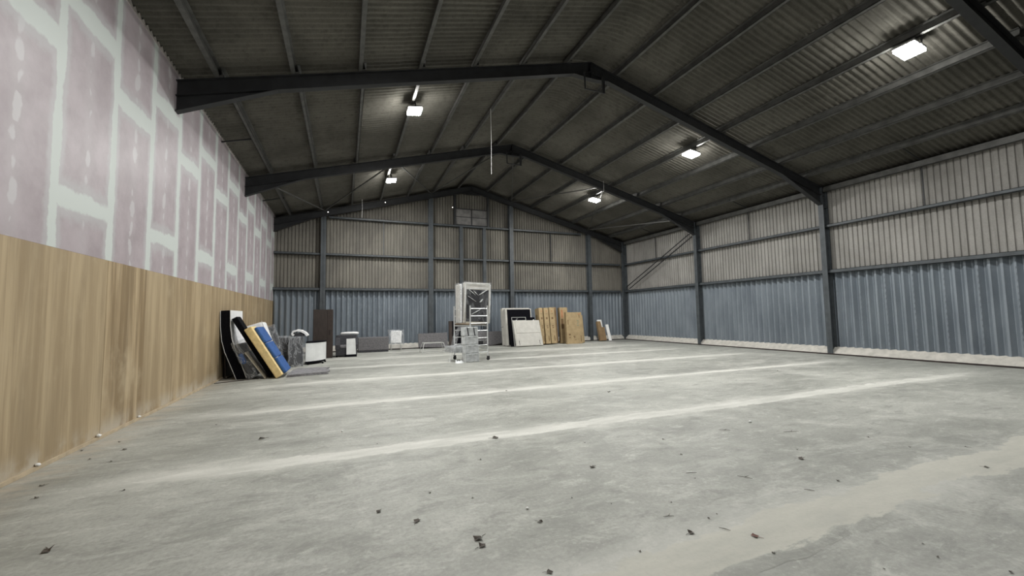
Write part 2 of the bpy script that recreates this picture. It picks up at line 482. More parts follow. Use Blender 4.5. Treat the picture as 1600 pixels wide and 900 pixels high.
# ------------------------------------------------------------------ left wall: plywood below, pink plasterboard above
wl = struct('wall_left', 'partition wall of raw plywood below and jointed pink plasterboard above', 'wall')
MB().box(-3.25, XL - 0.012, Y0, 21.7, 0, 6.40).build('wall_core', COMPOUND, wl)
SEAM0, SW = 6.18, 1.22
PLY_TOP, PB_TOP = 2.431, 6.37
def panel(name, y0, y1, z0, z1, mat, uv=None, proud=0.0):
    g = 0.0 if uv else 0.0015
    me = MB().box(XL - 0.012, XL + proud, y0 + g, y1 - g, z0 + g, z1 - g).mesh(name, mat)
    if uv:
        zlo, zhi = uv
        l1 = me.uv_layers.new(name='edge_u'); l2 = me.uv_layers.new(name='edge_v')
        for lp in me.loops:
            co = me.vertices[lp.vertex_index].co
            l1.data[lp.index].uv = (co.y - y0, y1 - co.y)
            l2.data[lp.index].uv = (co.z - zlo, zhi - co.z)
    return link(name, me, wl)
i0 = -13
for i in range(i0, 13):
    a, b = SEAM0 + SW * i, SEAM0 + SW * (i + 1)
    b = min(b, 21.68)
    if a < Y0: a = Y0
    panel('plywood_panel', a, b, 0.005, PLY_TOP, PLY, None, 0.002 * (i % 2))
    rows = [(PLY_TOP, 3.05, -9, 3.05), (3.05, 5.45, 3.05, 5.45), (5.45, PB_TOP, 5.45, 99)] if i % 2 == 0 else \
           [(PLY_TOP, 4.83, -9, 4.83), (4.83, PB_TOP, 4.83, 99)]
    for z0, z1, lo, hi in rows:
        panel('plasterboard_panel', a, b, z0, z1, PLASTER, (lo, hi))
m = MB()
y = Y0
pitch = 1.02 / 7
vs, fs = [], []
k = 0
while y < 21.6:
    m.prism([(y, 6.355), (y + pitch, 6.355), (y + pitch, 6.385), (y + pitch * 0.5, 6.45), (y, 6.385)], XL - 0.02, XL + 0.012, 'x')
    y += pitch
o = m.build('edge_filler', FILLERFOAM, wl); o['kind'] = 'stuff'
base = struct('baseboard_left', 'thin pale softwood batten along the foot of the plywood', 'baseboard')
for i in range(-4, 7):
    a = SEAM0 - 0.4 + 2.4 * i
    MB().box(XL + 0.002, XL + 0.032, max(a, Y0), min(a + 2.397, 21.3), 0.002, 0.042).build('batten', SOFTWOOD, base)

# ------------------------------------------------------------------ corrugated sheets for the outer walls
def cement_profile(L):
    pts, x = [], 0.0
    while x < L - 1e-6:
        for dx, d in ((0, 0.0), (0.105, 0.0), (0.118, 0.038), (0.136, 0.038)):
            if x + dx <= L + 1e-6: pts.append((x + dx, d))
        x += 0.15
    pts.append((L, 0.0))
    return pts
def metal_profile():
    pts = []
    for k in range(3):
        x = 0.24 * k
        pts += [(x, 0.0), (x + 0.05, 0.0), (x + 0.135, 0.10), (x + 0.155, 0.10)]
    pts.append((0.72, 0.0))
    return pts
def sheet(name, prof, place, zlo, ztop, mat, parent, rivets=None):
    # place(s, d) -> (x, y): s along the wall, d away from the room
    m = MB(); vs = []; fs = []
    for s, d in prof:
        X, Y = place(s, d)
        vs += [(X, Y, zlo), (X, Y, ztop(X))]
    for i in range(len(prof) - 1):
        fs.append((2 * i, 2 * i + 2, 2 * i + 3, 2 * i + 1))
    m.add(vs, fs)
    if rivets:
        s0, z0, z1 = rivets
        nz = 15
        for k in range(nz):
            z = z0 + (z1 - z0) * (k + 0.5) / nz
            xa, ya = place(s0 - 0.013, -0.011); xb, yb = place(s0 + 0.013, 0.002)
            m.box(min(xa, xb), max(xa, xb), min(ya, yb), max(ya, yb), z - 0.03, z + 0.03)
    return m.build(name, mat, parent, closed=False)

SILL_T = 2.99
# right wall
wr = struct('wall_right', 'long side wall of pale corrugated cement over blue grey sheet metal', 'wall')
SX = 16.47
n = 0; y = 21.66
while y > Y0:
    sheet('metal_sheet', metal_profile(), (lambda s, d, y=y: (SX + d, y - s)), 0.22, lambda X: 3.00, METAL, wr, (0.025, 0.3, 2.9) if y > 2 else None)
    y -= 0.72
y = 21.66
while y > Y0:
    sheet('cement_sheet', cement_profile(1.05), (lambda s, d, y=y: (SX + 0.05 + d, y - s)), 2.94, lambda X: 6.18, CEM_R, wr)
    y -= 1.05
MB().prism([(16.205, 0.0), (16.225, 0.045), (16.46, 0.262), (16.62, 0.29), (16.62, 0.0)], Y0, 21.7, 'y').build('kerb', MORTAR, wr)
MB().box(16.165, 16.2, Y0, 21.33, 0.001, 0.045).build('floor_angle', RUST, wr)
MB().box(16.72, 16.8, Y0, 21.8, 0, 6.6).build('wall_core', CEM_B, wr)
def zrail(m, x0, x1, y0, y1, zc, h=0.105):
    # inward lip at the top, web, outward lip at the bottom
    m.box(x0, x0 + 0.012, y0, y1, zc - h / 2, zc + h / 2)
    m.box(x0, x1, y0, y1, zc + h / 2 - 0.012, zc + h / 2)
    m.box(x0, x1, y0, y1, zc - h / 2, zc - h / 2 + 0.012)
fr = FRAMES
for a, b in zip(fr[:-1], fr[1:]):
    for zc, h in ((2.995, 0.125), (4.665, 0.10)):
        m = MB(); zrail(m, 16.30, 16.455, a + 0.03, b - 0.03, zc, h)
        m.build('rail', STEEL_B, wr)
    ym = (a + b) / 2 + 0.15
    MB().box(16.42, 16.445, ym - 0.015, ym + 0.015, 4.70, 6.02).build('tie_rod', STEEL, wr)
for dz, dy in ((0.0, 0.0), (-0.19, 0.10)):
    MB().tube([(16.30, 21.13 - dy * 3, 3.26 + dz * 0.6), (16.26, 15.85 - dy, 5.62 + dz)], 0.028, 6).build('brace_rod', STEEL, wr)

# back wall
wb = struct('wall_back', 'gable end wall of darkened corrugated cement over blue grey sheet metal', 'wall')
SY = 21.64
x = -3.25
while x < 16.5:
    sheet('metal_sheet', metal_profile(), (lambda s, d, x=x: (x + s, SY + d)), 0.22, lambda X: 3.00, METAL, wb, (0.025, 0.3, 2.9))
    x += 0.72
x = -3.25
while x < 16.5:
    L = min(1.05, 16.5 - x)
    top = lambda X: min(6.53, zr(X) + 0.12)
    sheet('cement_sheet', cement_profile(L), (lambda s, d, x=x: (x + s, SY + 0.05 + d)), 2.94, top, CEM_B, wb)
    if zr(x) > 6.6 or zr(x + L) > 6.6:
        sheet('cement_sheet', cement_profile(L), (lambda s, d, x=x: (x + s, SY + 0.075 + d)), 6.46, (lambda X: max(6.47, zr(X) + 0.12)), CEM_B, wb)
    x += 1.05
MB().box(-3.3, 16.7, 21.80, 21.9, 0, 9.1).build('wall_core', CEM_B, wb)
MB().prism([(21.375, 0.0), (21.395, 0.045), (21.63, 0.262), (21.79, 0.29), (21.79, 0.0)], -3.07, 16.2, 'x').build('kerb', MORTAR, wb)
MB().box(-3.07, 16.2, 21.335, 21.37, 0.001, 0.045).build('floor_angle', RUST, wb)
posts = [-0.99, 4.13, 8.68, 13.81]
def ipost(m, x, y0, y1, w, z0, z1):
    m.box(x - w / 2, x + w / 2, y0, y0 + 0.014, z0, z1)
    m.box(x - w / 2, x + w / 2, y1 - 0.014, y1, z0, z1)
    m.box(x - 0.006, x + 0.006, y0, y1, z0, z1)
for x in posts:
    m = MB(); ipost(m, x, YC + 0.0, YC + 0.25, 0.22, 0, zr(x) - 0.20)
    m.build('post', STEEL_B, wb)
for x in (5.78, 7.09):
    m = MB(); ipost(m, x, YC + 0.04, YC + 0.22, 0.16, 0.0, 6.44)
    m.build('post', STEEL_B, wb)
for x in (5.44, 7.32):
    MB().box(x - 0.05, x + 0.05, YC + 0.05, YC + 0.2, 6.50, zr(x) - 0.22).build('post', STEEL, wb)
spans = [(-3.07, -1.1), (-0.88, 4.02), (4.24, 8.57), (8.79, 13.7), (13.92, 16.1)]
for a, b in spans:
    m = MB()
    M = Matrix.Rotation(-math.pi / 2, 4, 'Z')     # reuse the rail profile turned to face the room
    for zc, h in ((2.99, 0.125), (4.665, 0.10)):
        m = MB()
        m.box(a, b, YC + 0.08, YC + 0.092, zc - h / 2, zc + h / 2)
        m.box(a, b, YC + 0.08, YC + 0.26, zc + h / 2 - 0.012, zc + h / 2)
        m.box(a, b, YC + 0.08, YC + 0.26, zc - h / 2, zc - h / 2 + 0.012)
        m.build('rail', STEEL_B, wb)
for a, b in ((-0.75, 4.02), (4.24, 8.57), (8.79, 13.3)):
    m = MB()
    m.box(a, b, YC + 0.08, YC + 0.092, 6.42, 6.52)
    m.box(a, b, YC + 0.08, YC + 0.26, 6.508, 6.52)
    m.box(a, b, YC + 0.08, YC + 0.26, 6.42, 6.432)
    m.build('rail', STEEL_B, wb)
MB().box(1.76, 1.79, YC + 0.18, YC + 0.22, 4.70, 6.42).build('tie_rod', STEEL_B, wb)
MB().box(11.22, 11.27, YC + 0.16, YC + 0.22, 4.70, 6.42).build('tie_rod', STEEL, wb)
win = struct('window_1', 'small four pane grimy window high in the gable under the ridge', 'window')
m = MB()
m.box(5.48, 7.28, YC + 0.10, YC + 0.17, 7.40, 7.45)
m.box(5.48, 7.28, YC + 0.10, YC + 0.17, 6.53, 6.57)
m.box(6.36, 6.41, YC + 0.10, YC + 0.17, 6.55, 7.42)
m.box(5.48, 7.28, YC + 0.11, YC + 0.16, 6.97, 7.0)
m.build('window_frame', STEEL, win)
for xa, xb in ((5.49, 6.36), (6.41, 7.27)):
    for za, zb in ((6.57, 6.97), (7.0, 7.40)):
        MB().box(xa, xb, YC + 0.13, YC + 0.14, za, zb).build('pane', PANE, win)

# wall behind the camera
wf = struct('wall_front', 'closed cement clad end wall behind the camera', 'wall')
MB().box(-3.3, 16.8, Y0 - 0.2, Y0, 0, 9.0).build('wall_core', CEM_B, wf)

# ------------------------------------------------------------------ roof
ceil = struct('ceiling', 'sooty corrugated cement roof on steel purlins', 'ceiling')
NCOR, PW = 7, 1.02
def corr(t): return 0.025 * math.cos(2 * math.pi * t * NCOR)
def roof_mesh(L):
    return MB().grid(lambda u, v: (u * L, v * PW, corr(v)), 1, 42).mesh('roof_sheet', ROOF, True, False)
CA, SA = math.cos(ANG), math.sin(ANG)
ZS = PURL_H + 0.033
segR, segL = (17.05 - 7.12) / 4, (5.64 + 3.32) / 4
mR, mL = roof_mesh(segR / CA + 0.12), roof_mesh(segL / CA + 0.12)
ny = 0
yb = 21.9
cols = []
while yb > Y0 - 0.3:
    cols.append(yb - PW); yb -= PW
for yq in cols:
    for k in range(4):
        x = 7.12 + segR * k
        M = Matrix(((CA, 0, SA, x), (0, 1, 0, yq), (-SA, 0, CA, zr(x) + ZS + 0.010 * (k % 2)), (0, 0, 0, 1)))
        link('roof_sheet', mR, ceil, M=M)
        x = 5.64 - segL * k
        M = Matrix(((-CA, 0, -SA, x), (0, -1, 0, yq + PW), (-SA, 0, CA, zr(x) + ZS + 0.010 * (k % 2)), (0, 0, 0, 1)))
        link('roof_sheet', mL, ceil, M=M)
def crown(u, v):
    dx = (u - 0.5) * 1.62
    a = 0.5
    z = RZ - SL * abs(dx) if abs(dx) > a else RZ - SL * a + SL * a / 2 * (1 - (dx / a) ** 2)
    return (RX + dx, v * PW, z + ZS + 0.028 + corr(v))
mC = MB().grid(crown, 14, 42).mesh('ridge_sheet', ROOF, True, False)
for yq in cols: link('ridge_sheet', mC, ceil, loc=(0, yq, 0))
# dark deck over the sheets keeps the night out
MB().prism([(-3.6, zr(-3.6) + 0.30), (RX, RZ + 0.30), (17.3, zr(17.3) + 0.30), (17.3, zr(17.3) + 0.36), (RX, RZ + 0.36), (-3.6, zr(-3.6) + 0.36)], Y0 - 0.3, 22.0, 'y').build('roof_deck', ROOF, ceil)

def purlin_mesh(L):
    m = MB()
    m.box(-0.006, 0.006, 0, L, 0, PURL_H)
    m.box(-0.006, 0.080, 0, L, 0, 0.012)
    m.box(-0.062, 0.006, 0, L, PURL_H - 0.011, PURL_H)
    m.box(0.068, 0.080, 0, L, 0, 0.035)
    return m.mesh('purlin', PURLIN)
pm = {}
for bi, (a, b) in enumerate(zip(FRAMES[:-1], FRAMES[1:])):
    lo, hi = a - 0.14, min(b + 0.14, 21.6)
    L = round(hi - lo, 3)
    if L not in pm: pm[L] = purlin_mesh(L)
    sh = 0.035 if bi % 2 else -0.035
    for x in PX_RIGHT:
        xx = x + sh
        M = Matrix(((CA, 0, SA, xx), (0, 1, 0, lo), (-SA, 0, CA, zr(xx) + 0.002), (0, 0, 0, 1)))
        link('purlin', pm[L], ceil, M=M)
    for x in PX_LEFT:
        xx = x + sh
        M = Matrix(((-CA, 0, -SA, xx), (0, -1, 0, hi), (-SA, 0, CA, zr(xx) + 0.002), (0, 0, 0, 1)))
        link('purlin', pm[L], ceil, M=M)
    m = MB()
    m.box(16.30, 16.312, a + 0.05, b - 0.05, 5.93, 6.13)
    m.box(16.30, 16.40, a + 0.05, b - 0.05, 6.118, 6.13)
    m.box(16.30, 16.40, a + 0.05, b - 0.05, 5.93, 5.942)
    m.build('eaves_beam', PURLIN, ceil)
    ym = (a + b) / 2 + 0.12
    for x0, x1 in ((-3.07, -2.33), (15.30, 16.30)):
        m = MB(); m.tube([(x0, ym, zr(x0) + 0.05), (x1, ym, zr(x1) + 0.05)], 0.022, 6)
        m.build('tie_rod', STEEL, ceil)
# wind bracing in the end bay, under the purlins
nodes_b = [(-2.75, 15.62), (1.72, 15.62), (6.25, 15.62), (6.5, 15.62), (11.0, 15.62), (15.6, 15.62)]
nodes_c = [(-0.95, 21.28), (4.12, 21.28), (8.7, 21.28), (13.7, 21.28)]
for (xb, yb_), (xc, yc_) in ((nodes_b[0], nodes_c[0]), (nodes_b[1], nodes_c[0]), (nodes_b[1], nodes_c[1]), (nodes_b[2], nodes_c[1]),
                             (nodes_b[3], nodes_c[2]), (nodes_b[4], nodes_c[2]), (nodes_b[4], nodes_c[3]), (nodes_b[5], nodes_c[3])):
    MB().tube([(xb, yb_, zr(xb) - 0.05), (xc, yc_, zr(xc) - 0.05)], 0.03, 4).build('wind_brace', PURLIN, ceil)

# portal frames
def rafter(m, side, x_end):
    L = abs(x_end - RX) / CA
    if side > 0: M = Matrix(((CA, 0, SA, RX), (0, 1, 0, 0), (-SA, 0, CA, RZ), (0, 0, 0, 1)))
    else: M = Matrix(((-CA, 0, -SA, RX), (0, -1, 0, 0), (-SA, 0, CA, RZ), (0, 0, 0, 1)))
    m.box(0, L, -0.08, 0.08, -0.014, 0, 0, M)
    m.box(0, L, -0.08, 0.08, -0.304, -0.290, 0, M)
    m.box(0, L, -0.006, 0.006, -0.295, -0.01, 0, M)
def haunch(m, xs, xe, drop):
    z0, z1 = zr(xs) - 0.30, zr(xe) - 0.30
    m.prism([(xs, z0), (xe, z1), (xe, z1 - drop)], -0.006, 0.006, 'y')
    m.prism([(xs, z0 - 0.016), (xs, z0), (xe, z1 - drop), (xe, z1 - drop - 0.016)], -0.08, 0.08, 'y')
frame_labels = {3.66: 'near dark steel frame crossing the top right corner of the view', 9.58: 'large dark steel portal frame crossing mid roof ahead of the first two lamps',
                15.51: 'middle dark steel portal frame, second from the gable end', 21.36: 'furthest dark steel frame standing against the gable end wall',
                -2.27: 'dark steel portal frame just behind the camera', -8.2: 'dark steel portal frame at the rear end wall'}
RM = MB(); rafter(RM, 1, 16.40); haunch(RM, 14.15, 16.19, 0.36)
for i, yf in enumerate(FRAMES):
    pf = struct('portal_frame', frame_labels[yf], 'portal frame')
    pf.location = (0, yf, 0)
    if i == 0:
        me1 = RM.mesh('rafter', STEEL)
        m2 = MB(); rafter(m2, -1, -3.2); haunch(m2, -1.36, -3.2, 0.335); me2 = m2.mesh('rafter', STEEL)
        mc = MB()
        mc.box(16.19, 16.204, -0.09, 0.09, 0, 6.10); mc.box(16.455, 16.469, -0.09, 0.09, 0, 6.10); mc.box(16.19, 16.469, -0.006, 0.006, 0, 6.10)
        mc.box(16.19, 16.469, -0.09, 0.09, 5.35, 5.365)
        me3 = mc.mesh('column', STEEL_B)
        ma = MB()
        zb = zr(RX - 0.55) - 0.30
        ma.prism([(RX - 0.55, zb), (RX - 0.18, zb - 0.03), (RX + 0.18, zb - 0.03), (RX + 0.55, zb), (RX, RZ - 0.29)], -0.012, 0.012, 'y')
        ma.prism([(RX - 0.55, zb - 0.014), (RX - 0.18, zb - 0.046), (RX + 0.18, zb - 0.046), (RX + 0.55, zb - 0.014), (RX + 0.55, zb), (RX + 0.18, zb - 0.03), (RX - 0.18, zb - 0.03), (RX - 0.55, zb)], -0.08, 0.08, 'y')
        ma.box(RX - 0.012, RX + 0.012, -0.08, 0.08, zb - 0.03, RZ - 0.005)
        me4 = ma.mesh('apex_plate', STEEL)
    link('rafter', me1, pf); link('rafter', me2, pf); link('column', me3, pf); link('apex_plate', me4, pf)

# ------------------------------------------------------------------ floodlights
lamp_data = bpy.data.lights.new('floodlight_beam', 'AREA')
lamp_data.shape = 'RECTANGLE'; lamp_data.size = 0.42; lamp_data.size_y = 0.34
lamp_data.energy = LAMP_W; lamp_data.color = (1.0, 1.0, 0.98)
def floodlight(x, y, z, label, side):
    k = 0.8 if side < 0 else 1.0
    t = thing('floodlight', label, 'lamp', (x, y, z), (0, side * math.radians(8), 0), 'floodlights hanging under the roof')
    MB().box(-0.24 * k, 0.24 * k, -0.2, 0.2, 0.03, 0.085).build('housing', HOUSING, t, bevel=0.012)
    MB().box(-0.225 * k, 0.225 * k, -0.185, 0.185, -0.03, 0.03).build('lens', LENS, t)
    h = zr(x) - z + 0.03
    m = MB(); m.box(-0.02, 0.02, -0.215, -0.2, 0.03, h); m.box(-0.02, 0.02, 0.2, 0.215, 0.03, h); m.box(-0.02, 0.02, -0.215, 0.215, h - 0.012, h)
    m.build('bracket', STEEL, t)
    l = bpy.data.objects.new('beam', lamp_data); COL.objects.link(l); l.parent = t; l.location = (0, 0, -0.045)
floodlight(11.36, 4.72, 7.20, 'lit floodlight nearest the camera under the right roof slope', 1)
floodlight(11.36, 10.86, 7.20, 'lit floodlight under the right roof slope just beyond the large frame', 1)
floodlight(11.36, 17.0, 7.20, 'lit floodlight in the far bay of the right roof slope', 1)
floodlight(1.74, 11.3, 7.30, 'lit floodlight under the left roof slope just beyond the large frame', -1)
floodlight(1.74, 17.55, 7.30, 'lit floodlight in the far bay of the left roof slope', -1)
floodlight(1.74, 5.0, 7.30, 'lit floodlight above the camera on the left roof slope', -1)

def gap_glow(x, y, z, label):  # glowing dot added to stand in for outside light through a gap
    t = thing('gap_glow_dot', label, 'lamp', (x, y, z), (0, 0, 0), 'tiny glowing gap dots on the steelwork')
    MB().tube([(0, 0.04, 0), (0, 0.0, 0)], 0.024, 10).build('body', RUBBER, t)
    MB().tube([(0, 0.0, 0), (0, -0.02, 0)], [0.019, 0.010], 10).build('lens', GAP_GLOW, t)
gap_glow(-0.80, 21.24, 6.66, 'tiny white glowing dot for a light gap low on the left rafter of the far frame')
gap_glow(1.82, 21.24, 7.36, 'tiny white glowing dot for a light gap higher on the left rafter of the far frame')
gap_glow(5.30, 21.38, 7.44, 'tiny white glowing dot for a light gap beside the small gable window')
gap_glow(16.32, 15.40, 6.10, 'tiny white glowing dot for a light gap at the top of the middle frame column')
t = thing('wall_sensor', 'white sensor box near the top of the middle column by the brace rods', 'sensor', (16.10, 15.66, 5.64))
MB().box(-0.07, 0.07, -0.05, 0.05, -0.07, 0.07).build('sensor_body', WHITEGLOSS, t, bevel=0.02)
MB().tube([(-0.02, -0.05, -0.01), (-0.03, -0.08, -0.02)], 0.035, 12).build('lens', PANE, t)

def hook(yf, label):
    t = thing('hanging_bracket', label, 'bracket', (RX, yf - 0.1, 8.26), (0, 0, 0), 'brackets under the ridge')
    MB().tube([(-0.30, 0, 0.03), (-0.29, 0, -0.46)], 0.022, 6).build('left_bar', STEEL, t)
    MB().tube([(-0.29, 0, -0.46), (0.30, 0, -0.46)], 0.022, 6).build('cross_bar', STEEL, t)
    MB().box(0.27, 0.35, -0.02, 0.02, -0.49, 0.0).build('right_plate', STEEL, t)
hook(9.50, 'black U shaped bracket hanging at the ridge of the large frame')
hook(15.43, 'black U shaped bracket hanging at the ridge of the middle frame')
def cord(x, y, z0, z1, label):
    o = MB().tube([(x, y, z1), (x + 0.01, y, (z0 + z1) / 2), (x, y, z0)], 0.0055, 6).build('hanging_string', FOAM)
    tag(o, label, 'cord', 'cords hanging from the roof')
cord(4.23, 12.0, 6.03, zr(4.23) + 0.02, 'white cord hanging from the roof left of the ridge')
cord(10.73, 15.3, 7.06, zr(10.73), 'white cord hanging at the middle frame near the far right lamp')
cord(0.70, 20.5, 6.33, zr(0.70), 'white cord hanging in front of the gable rafter under the far left lamp')
#OBJECTS
# ------------------------------------------------------------------ helpers for stored goods
def lean_left(name, label, cat, x, y, deg, group=None):      # leans its top towards the left wall, lower left edge on the floor
    return thing(name, label, cat, (x, y, 0.001), (0, -math.radians(deg), 0), group)
def lean_back(name, label, cat, x0, yf, t, deg, group=None, z=0.001, yaw=0.0):  # leans its top away from the camera; local x from x0, y from -t to 0
    return thing(name, label, cat, (x0, yf + t * math.cos(math.radians(deg)), z), (-math.radians(deg), 0, yaw), group)
def crumple(x0, x1, y0, y1, z0, z1, amp, seed, nseg=9, open_bottom=True):
    # a loose film bag round a box: wavy skin
    r = random.Random(seed)
    ph = [r.uniform(0, 6.28) for _ in range(12)]
    m = MB(); vs = []; fs = []
    ring = []
    for k in range(nseg * 4):
        s = k / nseg; side = int(s); t = s - side
        ring.append([(x0 + (x1 - x0) * t, y0), (x1, y0 + (y1 - y0) * t), (x1 - (x1 - x0) * t, y1), (x0, y1 - (y1 - y0) * t)][side])
    cx, cy = (x0 + x1) / 2, (y0 + y1) / 2
    nz = 10
    for j in range(nz + 1):
        v = j / nz; z = z0 + (z1 - z0) * v
        for k, (px, py) in enumerate(ring):
            w = amp * (math.sin(k * 1.7 + ph[0] + j * 0.9) + 0.8 * math.sin(k * 0.9 - j * 1.6 + ph[1]) + 0.6 * math.sin(j * 2.3 + k * 2.9 + ph[2]))
            f = 1 + w
            vs.append((cx + (px - cx) * f, cy + (py - cy) * f, z + (amp * 0.3 * math.sin(k * 2.1 + ph[3]) if j == nz else 0)))
    n = len(ring)
    for j in range(nz):
        for k in range(n):
            fs.append((j * n + k, j * n + (k + 1) % n, (j + 1) * n + (k + 1) % n, (j + 1) * n + k))
    fs.append(tuple(nz * n + k for k in range(n)))
    return m.add(vs, fs)

# ------------------------------------------------------------------ goods leaning on the left wall
t = thing('mattress', 'tall bowed mattress with black border and white face leaning on plywood', 'mattress', (0.012, 13.0, 0.001))
lft = [(-2.66, 0), (-2.80, 0.37), (-2.94, 0.74), (-3.015, 1.05), (-3.05, 1.42), (-3.06, 1.83)]
rgt = [(-2.445, 0.03), (-2.575, 0.42), (-2.715, 0.79), (-2.80, 1.09), (-2.84, 1.42), (-2.85, 1.84)]
MB().prism(lft + rgt[::-1], 0, 1.40, 'y').build('border', BLACK, t, bevel=0.02)
MB().prism(rgt + [(x + 0.014, z) for x, z in rgt[::-1]], 0.015, 1.385, 'y').build('face_panel', WHITE, t)
MB().tube([(x - 0.004, -0.004, z) for x, z in lft], 0.007, 6).build('piping', WHITE, t)
MB().tube([(x + 0.008, -0.004, z) for x, z in rgt], 0.007, 6).build('piping', WHITE, t)

t = lean_left('dark_board', 'short dark brown board standing behind the tall black bordered mattress', 'board', -2.985, 13.32, 3)
MB().box(0, 0.03, 0, 0.9, 0, 0.80).build('board_face', DARKBROWN, t)
MB().box(0.03, 0.045, 0.0, 0.9, 0.02, 0.06).build('edge_strip', BEIGE, t)
o = MB().prism([(-3.0, 12.44), (-2.12, 12.90), (-2.145, 12.95), (-3.02, 12.49)], 0.001, 0.014, 'z').build('wood_lath', DARKBROWN)
tag(o, 'thin brown lath lying on the floor before the leaning mattresses', 'lath')

t = lean_left('film_bundle', 'bundle of dark and blue bedding in clear film between the leaning mattresses', 'bundle', -2.34, 12.86, 23.5)
MB().box(0.02, 0.15, 0.03, 0.95, 0, 0.98).build('dark_bedding', DARKFAB, t, bevel=0.04)
MB().box(0.0, 0.13, -0.01, 0.5, 0.42, 0.72).build('blue_cloth', BLUE, t, bevel=0.05)
crumple(-0.015, 0.25, -0.03, 1.0, 0.0, 1.06, 0.035, 3).build('plastic_wrap', PLASTIC, t, True)
t = lean_left('thin_board', 'thin pale beige board edge leaning inside the pile beside the black headboard', 'board', -1.965, 12.80, 34)
MB().box(0, 0.024, 0, 0.8, 0, 0.86).build('board_face', BEIGE, t)
MB().box(-0.003, 0.0, 0.0, 0.8, 0.0, 0.86).build('back_sheet', GREYFAB, t)
t = lean_left('headboard', 'black upholstered headboard leaning in the pile left of the yellow foam', 'headboard', -1.885, 12.97, 29.6)
MB().box(0, 0.135, 0, 0.45, 0, 1.83).build('panel', BLACK, t, bevel=0.015)
MB().box(0.002, 0.133, 0.01, 0.44, 1.832, 1.842).build('top_cover', DARKFAB, t)
t = lean_left('foam_slab', 'yellowed foam slab leaning at the front of the pile', 'foam', -1.69, 12.70, 30.4)
MB().box(0, 0.185, 0, 0.64, 0, 1.52).build('foam_block', YELLOW, t, bevel=0.025, seg=3)
MB().box(0.02, 0.165, 0.641, 0.646, 0.03, 1.49).build('cover_sheet', CREAM, t)
t = lean_left('mattress', 'blue ticking mattress in three tufted sections leaning behind the yellow foam', 'mattress', -1.69 + 0.188 * math.cos(math.radians(30.4)), 12.86, 30.4)
t.location.z = 0.188 * math.sin(math.radians(30.4))
for k in range(3):
    MB().box(0, 0.085, 0, 1.0, 0.485 * k + 0.004, 0.485 * k + 0.481).build('section', BLUE, t, bevel=0.035, seg=3)
t = lean_left('mattress', 'thick white mattress leaning behind the blue mattress', 'mattress', -2.36, 14.62, 18.5)
MB().box(0, 0.48, 0, 0.75, 0, 1.44).build('body', WHITE, t, bevel=0.07, seg=4)
MB().tube([(0.48, 0.02, 0.05), (0.483, 0.0, 0.7), (0.48, 0.02, 1.47)], 0.008, 6).build('piping', CREAM, t)
t = lean_left('cushion', 'grey cushion in clear film leaning behind the white mattress', 'cushion', -2.03, 15.50, 15)
MB().box(0.01, 0.20, 0.02, 0.40, 0, 1.36).build('pad', DARKFAB, t, bevel=0.04)
crumple(-0.01, 0.23, 0, 0.43, 0.0, 1.40, 0.04, 5).build('plastic_wrap', PLASTIC, t, True)

def bagged_chair(x, y, label, seed, group):
    t = thing('dining_chair', label, 'chair', (x, y, 0.001), (0, 0, 0.05), group)
    MB().box(-0.20, 0.20, 0.06, 0.46, 0.38, 0.48).build('seat', DARKFAB, t, bevel=0.02)
    MB().prism([(-0.21, 0.06), (0.21, 0.06), (0.19, 0.95), (-0.19, 0.95)], 0.02, 0.09, 'y').build('backrest', DARKFAB, t, bevel=0.015)
    for sx in (-0.18, 0.18):
        for sy in (0.07, 0.43):
            MB().box(sx - 0.02, sx + 0.02, sy - 0.02, sy + 0.02, 0, 0.385).build('leg', WENGE, t)
    crumple(-0.235, 0.235, 0.0, 0.49, 0.0, 0.995, 0.028, seed).build('plastic_wrap', PLASTIC, t, True)
bagged_chair(-2.0, 16.28, 'dark high backed chair in a clear film bag, nearest the left wall', 11, 'dining chairs in clear film')
bagged_chair(-1.50, 15.55, 'dark high backed chair in a clear film bag under a white foam roll', 12, 'dining chairs in clear film')
path = [(-1.58, 1.035), (-1.635, 1.09), (-1.60, 1.16), (-1.49, 1.20), (-1.36, 1.175), (-1.24, 1.10), (-1.17, 1.01)]
outl, inl = [], []
for i, (a, b) in enumerate(path):
    p0, p1 = path[max(i - 1, 0)], path[min(i + 1, len(path) - 1)]
    dx, dz = p1[0] - p0[0], p1[1] - p0[1]
    l = math.hypot(dx, dz); nx, nz = -dz / l, dx / l
    outl.append((a + nx * 0.03, b + nz * 0.03)); inl.append((a - nx * 0.03, b - nz * 0.03))
t = thing('foam_roll', 'curled white foam sheet lying on the bagged chair', 'foam', (0, 15.56, 0))
m = MB(); n = len(path)
for i in range(n - 1):
    m.prism([outl[i], outl[i + 1], inl[i + 1], inl[i]], 0, 0.5, 'y')
m.build('foam_sheet', WHITE, t)
MB().prism([(-1.58, 1.0), (-1.28, 1.0), (-1.30, 1.07), (-1.42, 1.12), (-1.55, 1.09)], 0.03, 0.48, 'y').build('rolled_core', DARKFAB, t)

